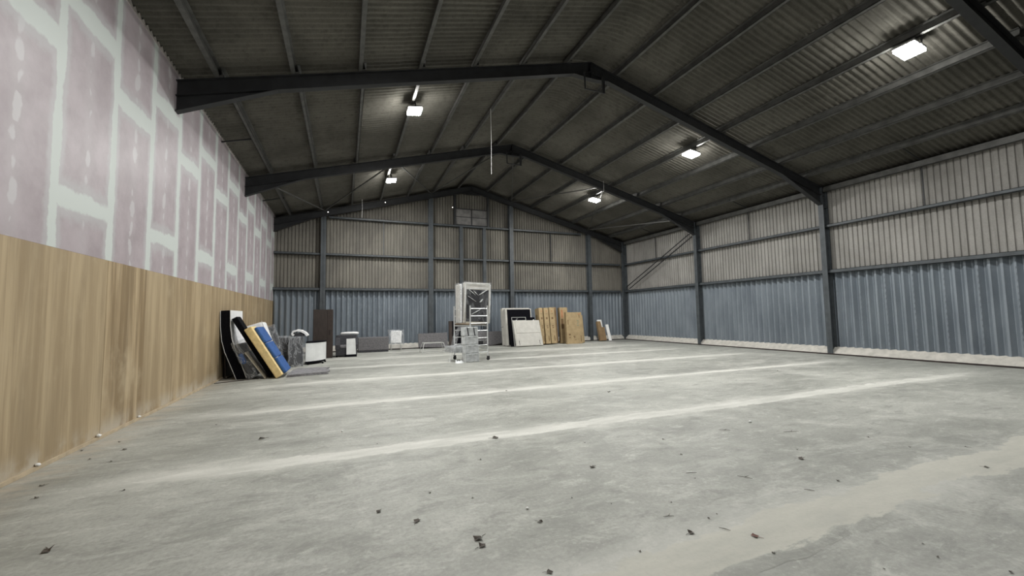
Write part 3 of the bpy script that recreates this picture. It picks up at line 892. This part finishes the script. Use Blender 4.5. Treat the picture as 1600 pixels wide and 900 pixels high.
# curved white cabinet
t = thing('curved_cabinet', 'low cabinet with bowed white front on black frame beside the bagged chairs', 'cabinet', (0, 0, 0.001))
P, Q = Vector((-1.235, 15.88)), Vector((-0.63, 16.80))
nrm = Vector((0.835, -0.55)); nrm.normalize()
arc = []
for i in range(13):
    s = i / 12; p = P.lerp(Q, s) + nrm * 0.16 * (1 - (2 * s - 1) ** 2)
    arc.append((p.x, p.y))
inn = [(x - nrm.x * 0.025, y - nrm.y * 0.025) for x, y in arc]
back = [(-0.95, 17.0), (-1.22, 16.62)]
MB().prism(inn + [(-0.93, 16.95), (-1.25, 16.45)], 0.07, 0.735, 'z').build('carcass', BLACK, t)
MB().prism(arc + inn[::-1], 0.115, 0.745, 'z').build('front_panel', WHITEGLOSS, t)
ic = [(x + nrm.x * 0.012, y + nrm.y * 0.012) for x, y in arc]
MB().prism(ic[:] + [(-0.92, 16.97), (-1.26, 16.45)], 0.745, 0.785, 'z').build('top_frame', BLACK, t)
MB().prism(inn + [(-0.98, 16.85), (-1.22, 16.40)], 0.05, 0.07, 'z').build('base_plate', BLACK, t)
for fx, fy in ((-1.17, 15.98), (-0.66, 16.74), (-0.72, 16.25), (-1.18, 16.38), (-0.97, 16.84)):
    MB().box(fx - 0.03, fx + 0.03, fy - 0.03, fy + 0.03, 0, 0.05).build('foot', BLACK, t)

# dark wardrobe
t = thing('wardrobe', 'tall dark brown wardrobe standing behind the curved white cabinet', 'wardrobe', (-1.17, 18.2, 0.001))
MB().box(0, 0.72, 0.022, 0.56, 0, 1.95).build('body', WENGE, t)
MB().box(0.004, 0.508, 0, 0.02, 0.05, 1.94).build('door', WENGE, t, bevel=0.003)
o = MB().box(0.514, 0.716, 0, 0.02, 0.05, 1.94).build('door', DARKBROWN, t, bevel=0.003)
MB().tube([(0.605, -0.02, 0.94), (0.605, -0.02, 1.12)], 0.008, 6).build('handle', BLACK, o)

# felt underlay on the floor
t = thing('felt_underlay', 'folded grey felt underlay lying flat on the floor by the yellow foam', 'underlay', (0, 0, 0.001))
MB().prism([(-1.44, 12.82), (-0.95, 12.90), (-0.42, 13.04), (-0.48, 13.30), (-0.40, 13.6), (-0.47, 14.33), (-1.30, 14.50), (-1.43, 14.2)], 0, 0.035, 'z').build('layer', GREYFELT, t)
MB().prism([(-1.44, 12.80), (-0.9, 12.93), (-0.46, 13.06), (-0.50, 13.9), (-0.43, 14.30), (-1.33, 14.46), (-1.43, 14.1)], 0.038, 0.065, 'z').build('layer', GREYFELT, t)

# armchair with white board and roll
t = thing('armchair', 'dark grey armchair stacked with a white roll and board', 'armchair', (0.06, 18.35, 0.001))
MB().box(-0.40, 0.42, 0.02, 0.80, 0.06, 0.36).build('base', DARKFAB, t, bevel=0.03)
MB().box(-0.24, 0.26, 0.0, 0.62, 0.36, 0.47).build('seat_cushion', GREYFAB, t, bevel=0.04)
for xa, xb in ((-0.42, -0.24), (0.26, 0.44)):
    MB().prism([(0.0, 0.30), (0.0, 0.50), (0.12, 0.58), (0.55, 0.74), (0.80, 0.80), (0.80, 0.30)], xa, xb, 'x').build('arm', DARKFAB, t, bevel=0.03)
MB().prism([(0.60, 0.36), (0.80, 0.36), (0.86, 0.86), (0.70, 0.88)], -0.40, 0.42, 'x').build('backrest', DARKFAB, t, bevel=0.03)
for fx in (-0.36, 0.38):
    for fy in (0.06, 0.74): MB().box(fx - 0.03, fx + 0.03, fy - 0.03, fy + 0.03, 0, 0.06).build('foot', BLACK, t)
t = thing('white_board', 'upright white board standing against the front of the grey armchair', 'board', (0.07, 18.30, 0.001), (-0.05, 0, 0.06))
MB().prism([(0, 0.10), (0.37, 0.10), (0.34, 0.75), (0, 0.74)], 0, 0.022, 'y').build('board_face', WHITEGLOSS, t)
MB().box(-0.06, 0.40, -0.005, 0.022, 0, 0.10).build('black_foot', BLACK, t)
t = thing('bolster', 'white padded roll lying across the top of the grey armchair', 'bolster', (0.20, 19.12, 0.935))
MB().tube([(-0.36, 0, -0.01), (-0.33, 0, 0.0), (-0.1, 0, 0.01), (0.15, 0, 0.012), (0.33, 0, 0.0), (0.36, 0, 0.0)], [0.02, 0.055, 0.06, 0.06, 0.055, 0.02], 12).build('padding', WHITE, t, True)
MB().tube([(-0.37, 0, -0.01), (-0.36, 0, -0.01)], 0.03, 8).build('end_cap', CREAM, t)

# grey bed base along the back wall
t = thing('bed_base', 'long grey upholstered bed base box on the floor at the back wall', 'bed base', (0.57, 20.2, 0.001))
MB().box(0, 1.34, 0, 0.72, 0.09, 0.68).build('body', GREYFAB, t, bevel=0.02)
MB().box(0.01, 1.33, 0.012, 0.70, 0.0, 0.088).build('plinth', DARKFAB, t)

# white chair in film
t = thing('dining_chair', 'white chair in loose clear film at the back wall beside the grey bed base', 'chair', (2.28, 20.45, 0.001))
MB().prism([(-0.26, 0.38), (0.24, 0.36), (0.26, 0.94), (-0.25, 0.95)], 0.0, 0.05, 'y').build('backrest', WHITE, t, bevel=0.02)
MB().box(-0.24, 0.24, 0.05, 0.48, 0.42, 0.50).build('seat', WHITE, t, bevel=0.02)
for sx in (-0.21, 0.25):
    for sy in (0.03, 0.44): MB().tube([(sx, sy, 0), (sx * 0.95, sy, 0.44)], 0.012, 6).build('leg', CHROME, t)
MB().tube([(-0.21, 0.03, 0.14), (0.25, 0.03, 0.14)], 0.009, 6).build('stretcher', CHROME, t)
crumple(-0.33, 0.36, -0.04, 0.52, 0.28, 0.98, 0.07, 21).build('plastic_wrap', PLASTIC, t, True)

# grey headboard sofa back, table frame
t = lean_back('headboard', 'wide grey upholstered headboard leaning on the back wall behind the metal frame', 'headboard', 3.40, 20.95, 0.12, 7)
MB().prism([(0.03, 0.06), (1.50, 0.0), (1.50, 0.77), (0, 0.75)], -0.12, 0, 'y').build('panel', GREYFAB, t, bevel=0.02)
MB().box(0.1, 0.18, -0.1, -0.02, 0, 0.06).build('foot', BLACK, t)
t = thing('table_frame', 'bare chromed metal table frame standing before the grey headboard', 'table frame', (3.15, 18.32, 0.001))
def seg(a, b, name, r=0.013): MB().tube([a, b], r, 6).build(name, CHROME, t)
seg((0, 0, 0.013), (1.07, 0, 0.013), 'floor_rail'); seg((0, 0.75, 0.013), (1.07, 0.75, 0.013), 'floor_rail')
for px in (0.0, 1.07):
    for py, qy in ((0.0, 0.14), (0.75, 0.61)):
        qx = 0.10 if px == 0 else 0.97
        seg((px, py, 0.013), (qx, qy, 0.42), 'leg')
seg((0.10, 0.14, 0.42), (0.97, 0.14, 0.42), 'top_rail'); seg((0.10, 0.61, 0.42), (0.97, 0.61, 0.42), 'top_rail')
seg((0.10, 0.14, 0.42), (0.10, 0.61, 0.42), 'top_rail'); seg((0.97, 0.14, 0.42), (0.97, 0.61, 0.42), 'top_rail')

t = lean_back('headboard', 'black headboard with a brown edge leaning on the back wall behind the scaffold', 'headboard', 5.0, 21.05, 0.10, 4)
MB().box(0.0, 0.17, -0.1, 0, 0, 1.35).build('edge_strip', DARKBROWN, t)
MB().box(0.172, 1.25, -0.09, 0, 0, 1.35).build('panel', BLACK, t, bevel=0.01)
t = lean_back('headboard', 'low grey headboard leaning on the back wall right of the scaffold', 'headboard', 6.40, 21.02, 0.12, 6)
MB().prism([(0, 0.10), (0.9, 0.0), (1.63, 0.12), (1.63, 0.75), (0, 0.76)], -0.12, 0, 'y').build('panel', GREYFAB, t, bevel=0.015)
MB().box(0.8, 0.9, -0.11, -0.03, 0, 0.03).build('foot', BLACK, t)

# ------------------------------------------------------------------ scaffold tower
YAW = 0.285
tower = thing('scaffold_tower', 'small aluminium scaffold tower on castors in the middle of the hall', 'scaffold', (4.07, 13.99, 0.0), (0, 0, YAW))
TW, TL = 0.73, 1.10
for y in (0, TL):
    for x in (0, TW):
        MB().tube([(x, y, 0.15), (x, y, 1.96)], 0.024, 10).build('post', ALU, tower)
        w = MB().tube([(x + 0.03, y - 0.035, 0.15), (x + 0.03, y - 0.035, 0.135)], 0.03, 8)
        w.box(x - 0.02, x + 0.05, y - 0.04, y - 0.032, 0.06, 0.15); w.box(x - 0.02, x + 0.05, y + 0.012, y + 0.02, 0.06, 0.15)
        w.box(x - 0.03, x + 0.03, y - 0.03, y + 0.03, 0.13, 0.152)
        c = w.build('castor', RUBBER, tower)
        MB().tube([(x + 0.01, y - 0.028, 0.063), (x + 0.01, y + 0.008, 0.063)], 0.062, 14).build('wheel', RUBBER, c)
    for z in (0.30, 0.55, 0.81, 1.07, 1.33, 1.59, 1.85):
        MB().tube([(0, y, z), (TW, y, z)], 0.017, 8).build('rung', ALU, tower)
for x in (0, TW):
    MB().tube([(x, 0, 0.42), (x, TL, 0.42)], 0.017, 8).build('brace', ALU, tower)
    MB().tube([(x, 0, 1.24), (x, TL, 1.24)], 0.017, 8).build('brace', ALU, tower)
MB().tube([(TW, 0, 0.75), (TW, TL, 0.30)], 0.014, 8).build('brace', ALU, tower)
MB().box(0.03, TW - 0.03, 0.03, TL - 0.03, 1.285, 1.33).build('platform', PLATFORM, tower)

t = thing('wrapped_bed_base', 'black fronted bed base in clear film standing on the scaffold platform', 'bed base', (4.0, 14.62, 1.335), (0, math.radians(2.2), 0))
MB().box(0, 1.0, 0.0, 0.26, 0, 1.50).build('cream_body', CREAM, t, bevel=0.03)
MB().box(0.085, 0.93, -0.014, -0.002, 0.06, 1.24).build('black_front', BLACK, t)
MB().box(0.085, 0.93, -0.016, -0.002, 0.0, 0.055).build('bottom_strip', BEIGE, t)
crumple(-0.02, 1.02, -0.045, 0.28, -0.0, 1.53, 0.010, 33).build('plastic_wrap', PLASTIC_THIN, t, True)
m = MB()
def fold(a, b, w=0.012):
    m.tube([(a[0], -0.05, a[1]), ((a[0] + b[0]) / 2, -0.062, (a[1] + b[1]) / 2), (b[0], -0.05, b[1])], [w * 0.6, w, w * 0.4], 5)
for a, b, w in (((0.1, 1.27), (0.9, 1.30), 0.016), ((0.15, 1.24), (0.42, 1.03), 0.014), ((0.33, 1.20), (0.53, 1.02), 0.012), ((0.55, 1.05), (0.86, 1.25), 0.022), ((0.12, 1.0), (0.44, 0.80), 0.010),
                ((0.58, 0.78), (0.68, 0.86), 0.03), ((0.62, 0.84), (0.70, 0.90), 0.024), ((0.28, 0.33), (0.62, 0.52), 0.016), ((0.05, 1.46), (0.97, 1.47), 0.015), ((0.02, 0.05), (0.03, 1.45), 0.016), ((0.98, 0.05), (0.98, 1.45), 0.016)):
    fold(a, b, w)
m.build('film_folds', LIGHTFILM, t, True)
t = thing('wrapped_mattress', 'narrow cream mattress in film standing beside the black bed base on the scaffold', 'mattress', (3.83, 14.70, 1.335), (0, math.radians(0.5), 0))
MB().box(0, 0.07, 0, 0.44, 0, 1.42).build('left_half', CREAM, t, bevel=0.025)
MB().box(0.075, 0.145, 0, 0.44, 0, 1.44).build('right_half', WHITE, t, bevel=0.025)
crumple(-0.015, 0.16, -0.02, 0.46, 0.0, 1.46, 0.05, 34).build('plastic_wrap', PLASTIC, t, True)
c, s = math.cos(YAW), math.sin(YAW)
def T(x, y): return (4.07 + c * x - s * y, 13.99 + s * x + c * y)
bx, by = T(0.0, 0.60)
t = thing('wrapped_cushions', 'grey cushions in film lying across the lowest rungs of the scaffold', 'cushion', (bx, by, 0.318), (0, 0, YAW))
MB().box(-0.50, 0.36, -0.36, 0.30, 0.0, 0.21).build('cushion', GREYBLOCK, t, bevel=0.04)
crumple(-0.54, 0.40, -0.39, 0.33, 0.0, 0.235, 0.045, 40).build('plastic_wrap', PLASTIC, t, True)
bx, by = T(0.56, 0.45)
t = thing('small_crate', 'small dark crate on the lowest brace inside the scaffold', 'crate', (bx, by, 0.53), (0, 0, YAW))
MB().box(-0.12, 0.15, -0.2, 0.2, 0.0, 0.16).build('crate_body', DARKFAB, t, bevel=0.01)
MB().box(-0.13, 0.16, -0.21, 0.21, 0.16, 0.175).build('crate_lid', GREYBLOCK, t)

names = ['grey film wrapped block at the bottom of the stack before the scaffold', 'grey film wrapped block second from the bottom of the stack', 'grey film wrapped block third from the bottom of the stack', 'topmost grey film wrapped block with two dark straps']
for k in range(4):
    sx = -0.014 * k
    t = thing('wrapped_block', names[k], 'block', (3.855 + sx, 13.80, 0.001 + 0.302 * k), (0, 0, 0.03), 'grey blocks stacked before the scaffold')
    MB().box(0, 0.485, 0, 0.44, 0, 0.30).build('block_core', GREYBLOCK, t, bevel=0.022, seg=2)
    MB().box(-0.012, -0.001, -0.01, 0.42, 0.0, 0.295).build('film_side', LIGHTFILM, t)
    for xx in (0.14, 0.36): MB().tube([(xx - 0.06, -0.012, 0.288), (xx, -0.02, 0.278), (xx + 0.06, -0.012, 0.29)], [0.006, 0.016, 0.006], 6).build('film_pucker', LIGHTFILM, t, True)
    if k == 3:
        for xx in (0.07, 0.30):
            MB().prism([(xx, 0.302), (xx + 0.04, 0.302), (xx + 0.09, 0.0), (xx + 0.05, 0.0)], -0.012, -0.004, 'y').build('strap', DARKFAB, t)
def drape(u, v):
    x = 3.74 - 0.36 * v ** 0.8 - 0.04 * u + 0.03 * math.sin(u * 9 + v * 5)
    y = 13.98 + 0.36 * u + 0.03 * math.sin(v * 11)
    z = 1.20 * (1 - v) + 0.02 + 0.05 * math.sin(u * 6.0 + v * 9) * v * (1 - v) * 4
    return (x, y, z)
o = MB().grid(drape, 10, 16).build('plastic_sheet', PLASTIC, None, True, False)
tag(o, 'loose clear film hanging from the stack of grey blocks to the floor', 'plastic sheet')
m = MB(); r = random.Random(9)
for _ in range(9):
    a = Vector((r.uniform(3.55, 3.80), r.uniform(13.72, 13.92), 0.0)); h = r.uniform(0.04, 0.13)
    m.add([(a.x - 0.07, a.y, 0.003), (a.x + 0.06, a.y + 0.03, 0.003), (a.x + r.uniform(-0.05, 0.05), a.y + 0.06, h), (a.x + 0.02, a.y - 0.06, 0.003)], [(0, 1, 2), (1, 3, 2), (3, 0, 2)])
o = m.build('crumpled_film', LIGHTFILM); tag(o, 'crumpled white film scrap on the floor left of the block stack', 'film')

# ------------------------------------------------------------------ goods right of the scaffold
t = lean_back('divan_base', 'cream divan base standing rearmost, next to the back wall', 'bed base', 7.70, 20.18, 0.30, 7.5)
MB().box(0, 1.56, -0.30, 0, 0, 1.97).build('body', CREAM, t, bevel=0.015)
MB().box(-0.004, -0.0005, -0.29, -0.01, 0.96, 0.985).build('seam_line', GREYFAB, t)
t = lean_back('divan_base', 'cream sided divan base with black underside facing the hall', 'bed base', 7.72, 19.80, 0.32, 8)
MB().box(0, 1.48, -0.32, 0, 0, 1.92).build('body', CREAM, t, bevel=0.015)
MB().box(0.10, 1.42, -0.334, -0.321, 0.03, 1.88).build('underside', BLACK, t, bevel=0.02)
t = lean_back('padded_board', 'black padded panel leaning before the divan bases, the taller of two', 'panel', 8.25, 19.68, 0.06, 12)
MB().box(0, 1.12, -0.06, 0, 0, 1.50).build('panel', BLACK, t, bevel=0.01)
MB().box(0.05, 0.15, -0.066, -0.061, 1.40, 1.45).build('label_tag', GREYFAB, t)
t = lean_back('padded_board', 'black padded panel with grey edge leaning left, the shorter of two', 'panel', 7.83, 19.55, 0.07, 12.5)
MB().box(0, 0.9, -0.07, 0, 0, 1.36).build('panel', BLACK, t, bevel=0.01)
MB().box(0.185, 0.215, -0.080, -0.071, 0, 1.36).build('edge_strip', GREYBLOCK, t)
t = lean_back('metal_frame', 'slim grey metal bed frame leaning behind the beige headboard', 'frame', 7.97, 19.44, 0.03, 14)
for px in (0.015, 0.80): MB().tube([(px, -0.015, 0.02), (px, -0.015, 1.53)], 0.013, 6).build('upright', CHROME, t)
for z in (0.03, 1.36, 1.53): MB().tube([(0.015, -0.015, z), (0.80, -0.015, z)], 0.013, 6).build('cross_bar', CHROME, t)
t = lean_back('headboard', 'beige two panel headboard leaning at the front of the divan bases', 'headboard', 8.0, 19.23, 0.11, 20)
MB().box(0, 1.50, -0.10, 0, 0, 1.38).build('backing', CREAM, t, bevel=0.015)
MB().box(0.10, 1.44, -0.118, -0.101, 0.69, 1.35).build('upper_pad', CREAM, t, bevel=0.012)
MB().box(0.03, 1.47, -0.116, -0.101, 0.02, 0.675).build('lower_pad', CREAM, t, bevel=0.012)
for px in (0.17, 1.31): MB().box(px, px + 0.02, -0.122, -0.1165, 0.06, 0.29).build('slot', BLACK, t)
for px in (0.22, 1.20): MB().tube([(px, -0.05, 1.375), (px, -0.05, 1.42)], 0.03, 10).build('knob', WHITE, t)

def carton(x0, x1, yf, t_, L, deg, label, mat=CARD, marks=(), group='brown cardboard cartons at the back wall'):
    t = lean_back('cardboard_carton', label, 'carton', x0, yf, t_, deg, group)
    w = x1 - x0
    MB().box(0, w, -t_, 0, 0, L).build('carton_body', mat, t, bevel=0.006)
    MB().box(w / 2 - 0.004, w / 2 + 0.004, -t_ + 0.02, -0.02, L, L + 0.002).build('top_flap_gap', CARD_DARK, t)
    for (a, b, c_, d_, mm) in marks:
        MB().box(a, b, -t_ - 0.002, -t_ + 0.001, c_, d_).build('printed_mark', mm, t)
narrow = lambda w: [(w * .42, w * .62, 1.70, 1.78, PRINT_RED), (w * .3, w * .7, 1.60, 1.62, PRINT), (w * .35, w * .7, 1.30, 1.42, PRINT), (w * .35, w * .65, 0.92, 0.97, PRINT), (w * .4, w * .7, 0.82, 0.87, PRINT), (w * .6, w * .75, 0.12, 0.42, PRINT)]
carton(9.66, 9.88, 19.80, 0.5, 1.93, 8, 'narrow brown carton, first from the left, beside the beige headboard', CARD, narrow(.27))
carton(9.92, 10.20, 19.74, 0.5, 1.93, 8, 'narrow brown carton, middle of three standing side by side', CARD, narrow(.28))
carton(10.30, 10.62, 19.86, 0.5, 1.95, 8, 'narrow brown carton, third from the left, beside the dark gap', CARD, narrow(.32))
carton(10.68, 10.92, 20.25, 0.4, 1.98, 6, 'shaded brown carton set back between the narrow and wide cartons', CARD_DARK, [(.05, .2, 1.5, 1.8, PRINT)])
carton(11.06, 11.55, 20.15, 0.25, 1.98, 5, 'tall brown carton rising behind the widest carton', CARD, [(.08, .2, 1.4, 1.85, PRINT_RED), (.05, .2, 0.8, 1.35, PRINT)])
carton(11.60, 12.44, 19.97, 0.15, 1.55, 8, 'brown carton showing its edge behind the right side of the widest carton', CARD, [])
carton(11.12, 12.09, 19.62, 0.18, 1.71, 3.5, 'widest brown carton with faded printing standing in front', CARD,
       [(.10, .14, 1.05, 1.30, PRINT), (.66, .78, 1.24, 1.27, PRINT_TEAL), (.68, .80, 1.15, 1.18, PRINT_TEAL), (.66, .76, 1.06, 1.09, PRINT_TEAL), (.66, .78, 0.97, 1.0, PRINT_TEAL), (.74, .90, 1.58, 1.63, PRINT_RED), (.80, .84, 1.40, 1.58, PRINT), (.12, .24, 0.46, 0.54, PRINT), (.15, .22, 0.32, 0.37, PRINT), (.40, .52, 0.38, 0.42, PRINT), (.45, .50, 0.30, 0.37, PRINT), (.86, .90, 0.10, 0.44, PRINT), (.46, .58, 0.20, 0.22, PRINT)])
t = lean_back('foam_sheet', 'white foam sheet leaning behind the cut brown carton in the corner', 'foam', 14.13, 20.92, 0.07, 15)
MB().box(0, 0.31, -0.07, 0, 0, 1.28).build('sheet', FOAM, t, bevel=0.008)
MB().box(0.02, 0.29, -0.073, -0.0705, 0.3, 0.36).build('tape_strip', WHITE, t)
t = lean_back('cut_carton', 'brown carton with a cut away corner leaning at the right corner column', 'carton', 13.96, 20.70, 0.16, 15)
MB().prism([(0, 0), (0.44, 0), (0.44, 0.80), (0.26, 0.80), (0.22, 1.16), (0, 1.16)], -0.16, 0, 'y').build('carton_body', solid('mid_brown_cardboard', (0.25, 0.165, 0.085), 0.8, 0, 0.12, 5), t)
MB().box(0.27, 0.43, -0.15, -0.01, 0.80, 0.803).build('cut_edge', CARD_DARK, t)
t = lean_back('white_slab', 'white slab leaning beside the cut brown carton in the corner', 'slab', 14.45, 20.50, 0.08, 19)
MB().box(0, 0.17, -0.08, 0, 0, 1.0).build('slab_body', FOAM, t, bevel=0.006)
MB().box(0.0, 0.17, -0.0815, -0.0803, 0.0, 0.02).build('foot_strip', WHITE, t)

# ------------------------------------------------------------------ leaves, twigs and crumbs on the floor
def leaf_mesh(seed, red=False):
    r = random.Random(seed); m = MB(); n = 9
    vs = [(0, 0, 0.12)]
    for k in range(n):
        a = 2 * math.pi * k / n; q = r.uniform(0.55, 1.0) * (1.0 if k % 2 else 0.7)
        x, y = math.cos(a) * q, math.sin(a) * q * 0.7
        vs.append((x, y, 0.05 + 0.65 * abs(y) ** 1.5 * r.uniform(0.5, 1.6) + (0.25 * r.random() if k % 3 == 0 else 0)))
    fs = [(0, 1 + k, 1 + (k + 1) % n) for k in range(n)]
    m.add(vs, fs)
    m.tube([(0.6, 0, 0.1), (1.0, 0.05, 0.1), (1.35, 0.16, 0.03)], [0.05, 0.04, 0.03], 4)
    return m.mesh('dry_leaf', LEAF_RED if red else LEAF, False, False)
LM = [leaf_mesh(s) for s in (1, 2, 3, 4)]
LR = leaf_mesh(8, True)
def put_leaf(me, x, y, s, label, group=None, name='dry_leaf'):
    o = link(name, me)
    o.location = (x, y, 0.0035); o.scale = (s, s, s * 0.8); o.rotation_euler = (0, 0, random.uniform(0, 6.28))
    tag(o, label, 'leaf', group)
big = [(-1.89, 3.96, .055, 0, 'black curled leaf on the floor at the lower left'), (0.27, 3.62, .038, 1, 'dark leaf on the floor near the lower middle, left of two alike'),
       (0.53, 3.33, .042, 2, 'dark bent leaf on the floor just right of another at lower middle'), (0.89, 2.90, .058, 3, 'largest brown leaf lying above a smaller one, lower centre'),
       (0.88, 2.80, .042, 0, 'curled leaf touching the largest brown leaf, lower centre'), (1.39, 2.94, .032, 1, 'small curled dark leaf right of the largest brown leaf'),
       (2.38, 3.74, .045, 2, 'dark leaf beside a pale chip in the middle of the floor'), (2.30, 2.36, .040, 3, 'dark curled leaf at the edge of the broad pale screed'),
       (-1.0, 6.41, .060, 1, 'dark leaf on the floor between the first two screed bands at left'), (1.80, 5.12, .06, 2, 'dark leaf lying on the first long screed band'),
       (4.52, 3.03, .055, 0, 'dark leaf on grey concrete right of the twigs'), (4.95, 7.1, .06, 1, 'small dark leaf near the third screed band'), (1.17, 2.36, .03, 2, 'small leaf at the left end of the broad pale screed')]
for x, y, s, k, lab in big: put_leaf(LM[k], x, y, s, lab)
put_leaf(LR, 2.67, 2.15, .042, 'reddish brown dry leaf on the broad pale screed')
small = [(2.74, 4.47), (3.69, 4.17), (3.47, 3.65), (4.23, 2.51), (1.82, 2.32), (4.77, 3.24), (6.54, 2.51), (5.98, 2.77), (10.59, 7.58), (3.15, 8.18), (0.39, 5.52), (1.39, 4.43), (1.82, 3.2), (2.52, 2.79), (2.59, 2.47), (2.7, 2.49), (1.04, 3.55), (0.72, 3.81),
         (-2.7, 5.53), (-2.72, 7.06), (-2.43, 6.12), (-2.7, 6.33), (-2.5, 6.61), (-2.98, 6.8), (-2.56, 5.16), (-1.9, 5.04), (2.6, 1.96), (3.49, 1.52), (3.6, 1.64), (3.68, 1.27), (5.87, 2.13), (5.99, 3.18), (3.04, 1.58), (2.06, 2.97), (-1.78, 7.56), (3.09, 3.09)]
for i, (x, y) in enumerate(small):
    d = math.hypot(x, y)
    put_leaf(LM[i % 4], x, y, min(0.035, 0.0045 * d) * random.uniform(0.7, 1.2), *(('tiny dark leaf fragment in the sawdust strip along the plywood wall', 'tiny leaf fragments along the plywood wall') if x < -2.3 else
             ('tiny dark leaf fragment beyond the first long screed band', 'tiny leaf fragments beyond the first long band') if y > 5.4 else
             ('tiny dark leaf fragment on or in front of the broad pale screed', 'tiny leaf fragments in the near foreground') if y < 2.3 else
             ('tiny dark leaf fragment on the concrete before the first long screed band', 'tiny leaf fragments in the middle foreground')), 'leaf_fragment')
def twig(x, y, L, ang, label, fork=False):
    m = MB(); c, s = math.cos(ang), math.sin(ang)
    L *= 0.7
    m.tube([(-L / 2 * c, -L / 2 * s, 0.004), (0, 0, 0.006), (L / 2 * c, L / 2 * s, 0.004)], [0.0015, 0.003, 0.0015], 5)
    if fork: m.tube([(0, 0, 0.008), (L * 0.3 * math.cos(ang + .7), L * 0.3 * math.sin(ang + .7), 0.015)], [0.0025, 0.001], 5)
    o = m.build('twig', TWIG); o.location = (x, y, 0.003); tag(o, label, 'twig')
twig(5.40, 3.73, .30, -0.3, 'forked twig on the floor nearest the right column', True)
twig(4.70, 4.14, .20, -0.5, 'short dark twig near the first long screed band at right', True)
twig(3.53, 2.91, .18, -1.0, 'long thin twig with a side shoot in the middle foreground', True)
twig(3.16, 3.20, .15, -0.35, 'straight pale twig left of the forked one in the foreground')
twig(2.56, 2.30, .11, -1.0, 'thin twig pointing at the reddish leaf')
twig(3.78, 2.48, .11, -0.9, 'thin twig above the broad pale screed at right')
twig(2.33, 2.61, .12, -0.3, 'broken twig on the grey floor above the dark curled leaf', True)
def crumb(x, y, z, s, label, group):
    m = MB(); r = random.Random(int(x * 100 + y * 10))
    b = bmesh.new(); bmesh.ops.create_icosphere(b, subdivisions=1, radius=s)
    m.add([(v.co.x * r.uniform(.7, 1.3), v.co.y * r.uniform(.8, 1.5), v.co.z * r.uniform(.6, 1)) for v in b.verts], [tuple(v.index for v in f.verts) for f in b.faces]); b.free()
    o = m.build('foam_crumb', FOAM, None, True); o.location = (x, y, z); tag(o, label, 'crumb', group)
crumb(-0.02, 6.31, 0.013, 0.016, 'white foam crumb on the floor between the first two screed bands', None or 'white crumbs')
crumb(1.39, 3.17, 0.011, 0.013, 'white foam crumb on the floor above the small curled leaf', 'white crumbs')
crumb(5.36, 4.29, 0.012, 0.02, 'white foam crumb on the floor just short of the right end twigs', 'white crumbs')
crumb(-3.045, 6.14, 0.056, 0.028, 'white filler lump on the wall batten, nearest the camera', 'white lumps on the wall batten')
crumb(-3.045, 7.32, 0.058, 0.030, 'white filler lump on the wall batten, middle of three', 'white lumps on the wall batten')
crumb(-3.045, 8.50, 0.054, 0.026, 'white filler lump on the wall batten, furthest along', 'white lumps on the wall batten')
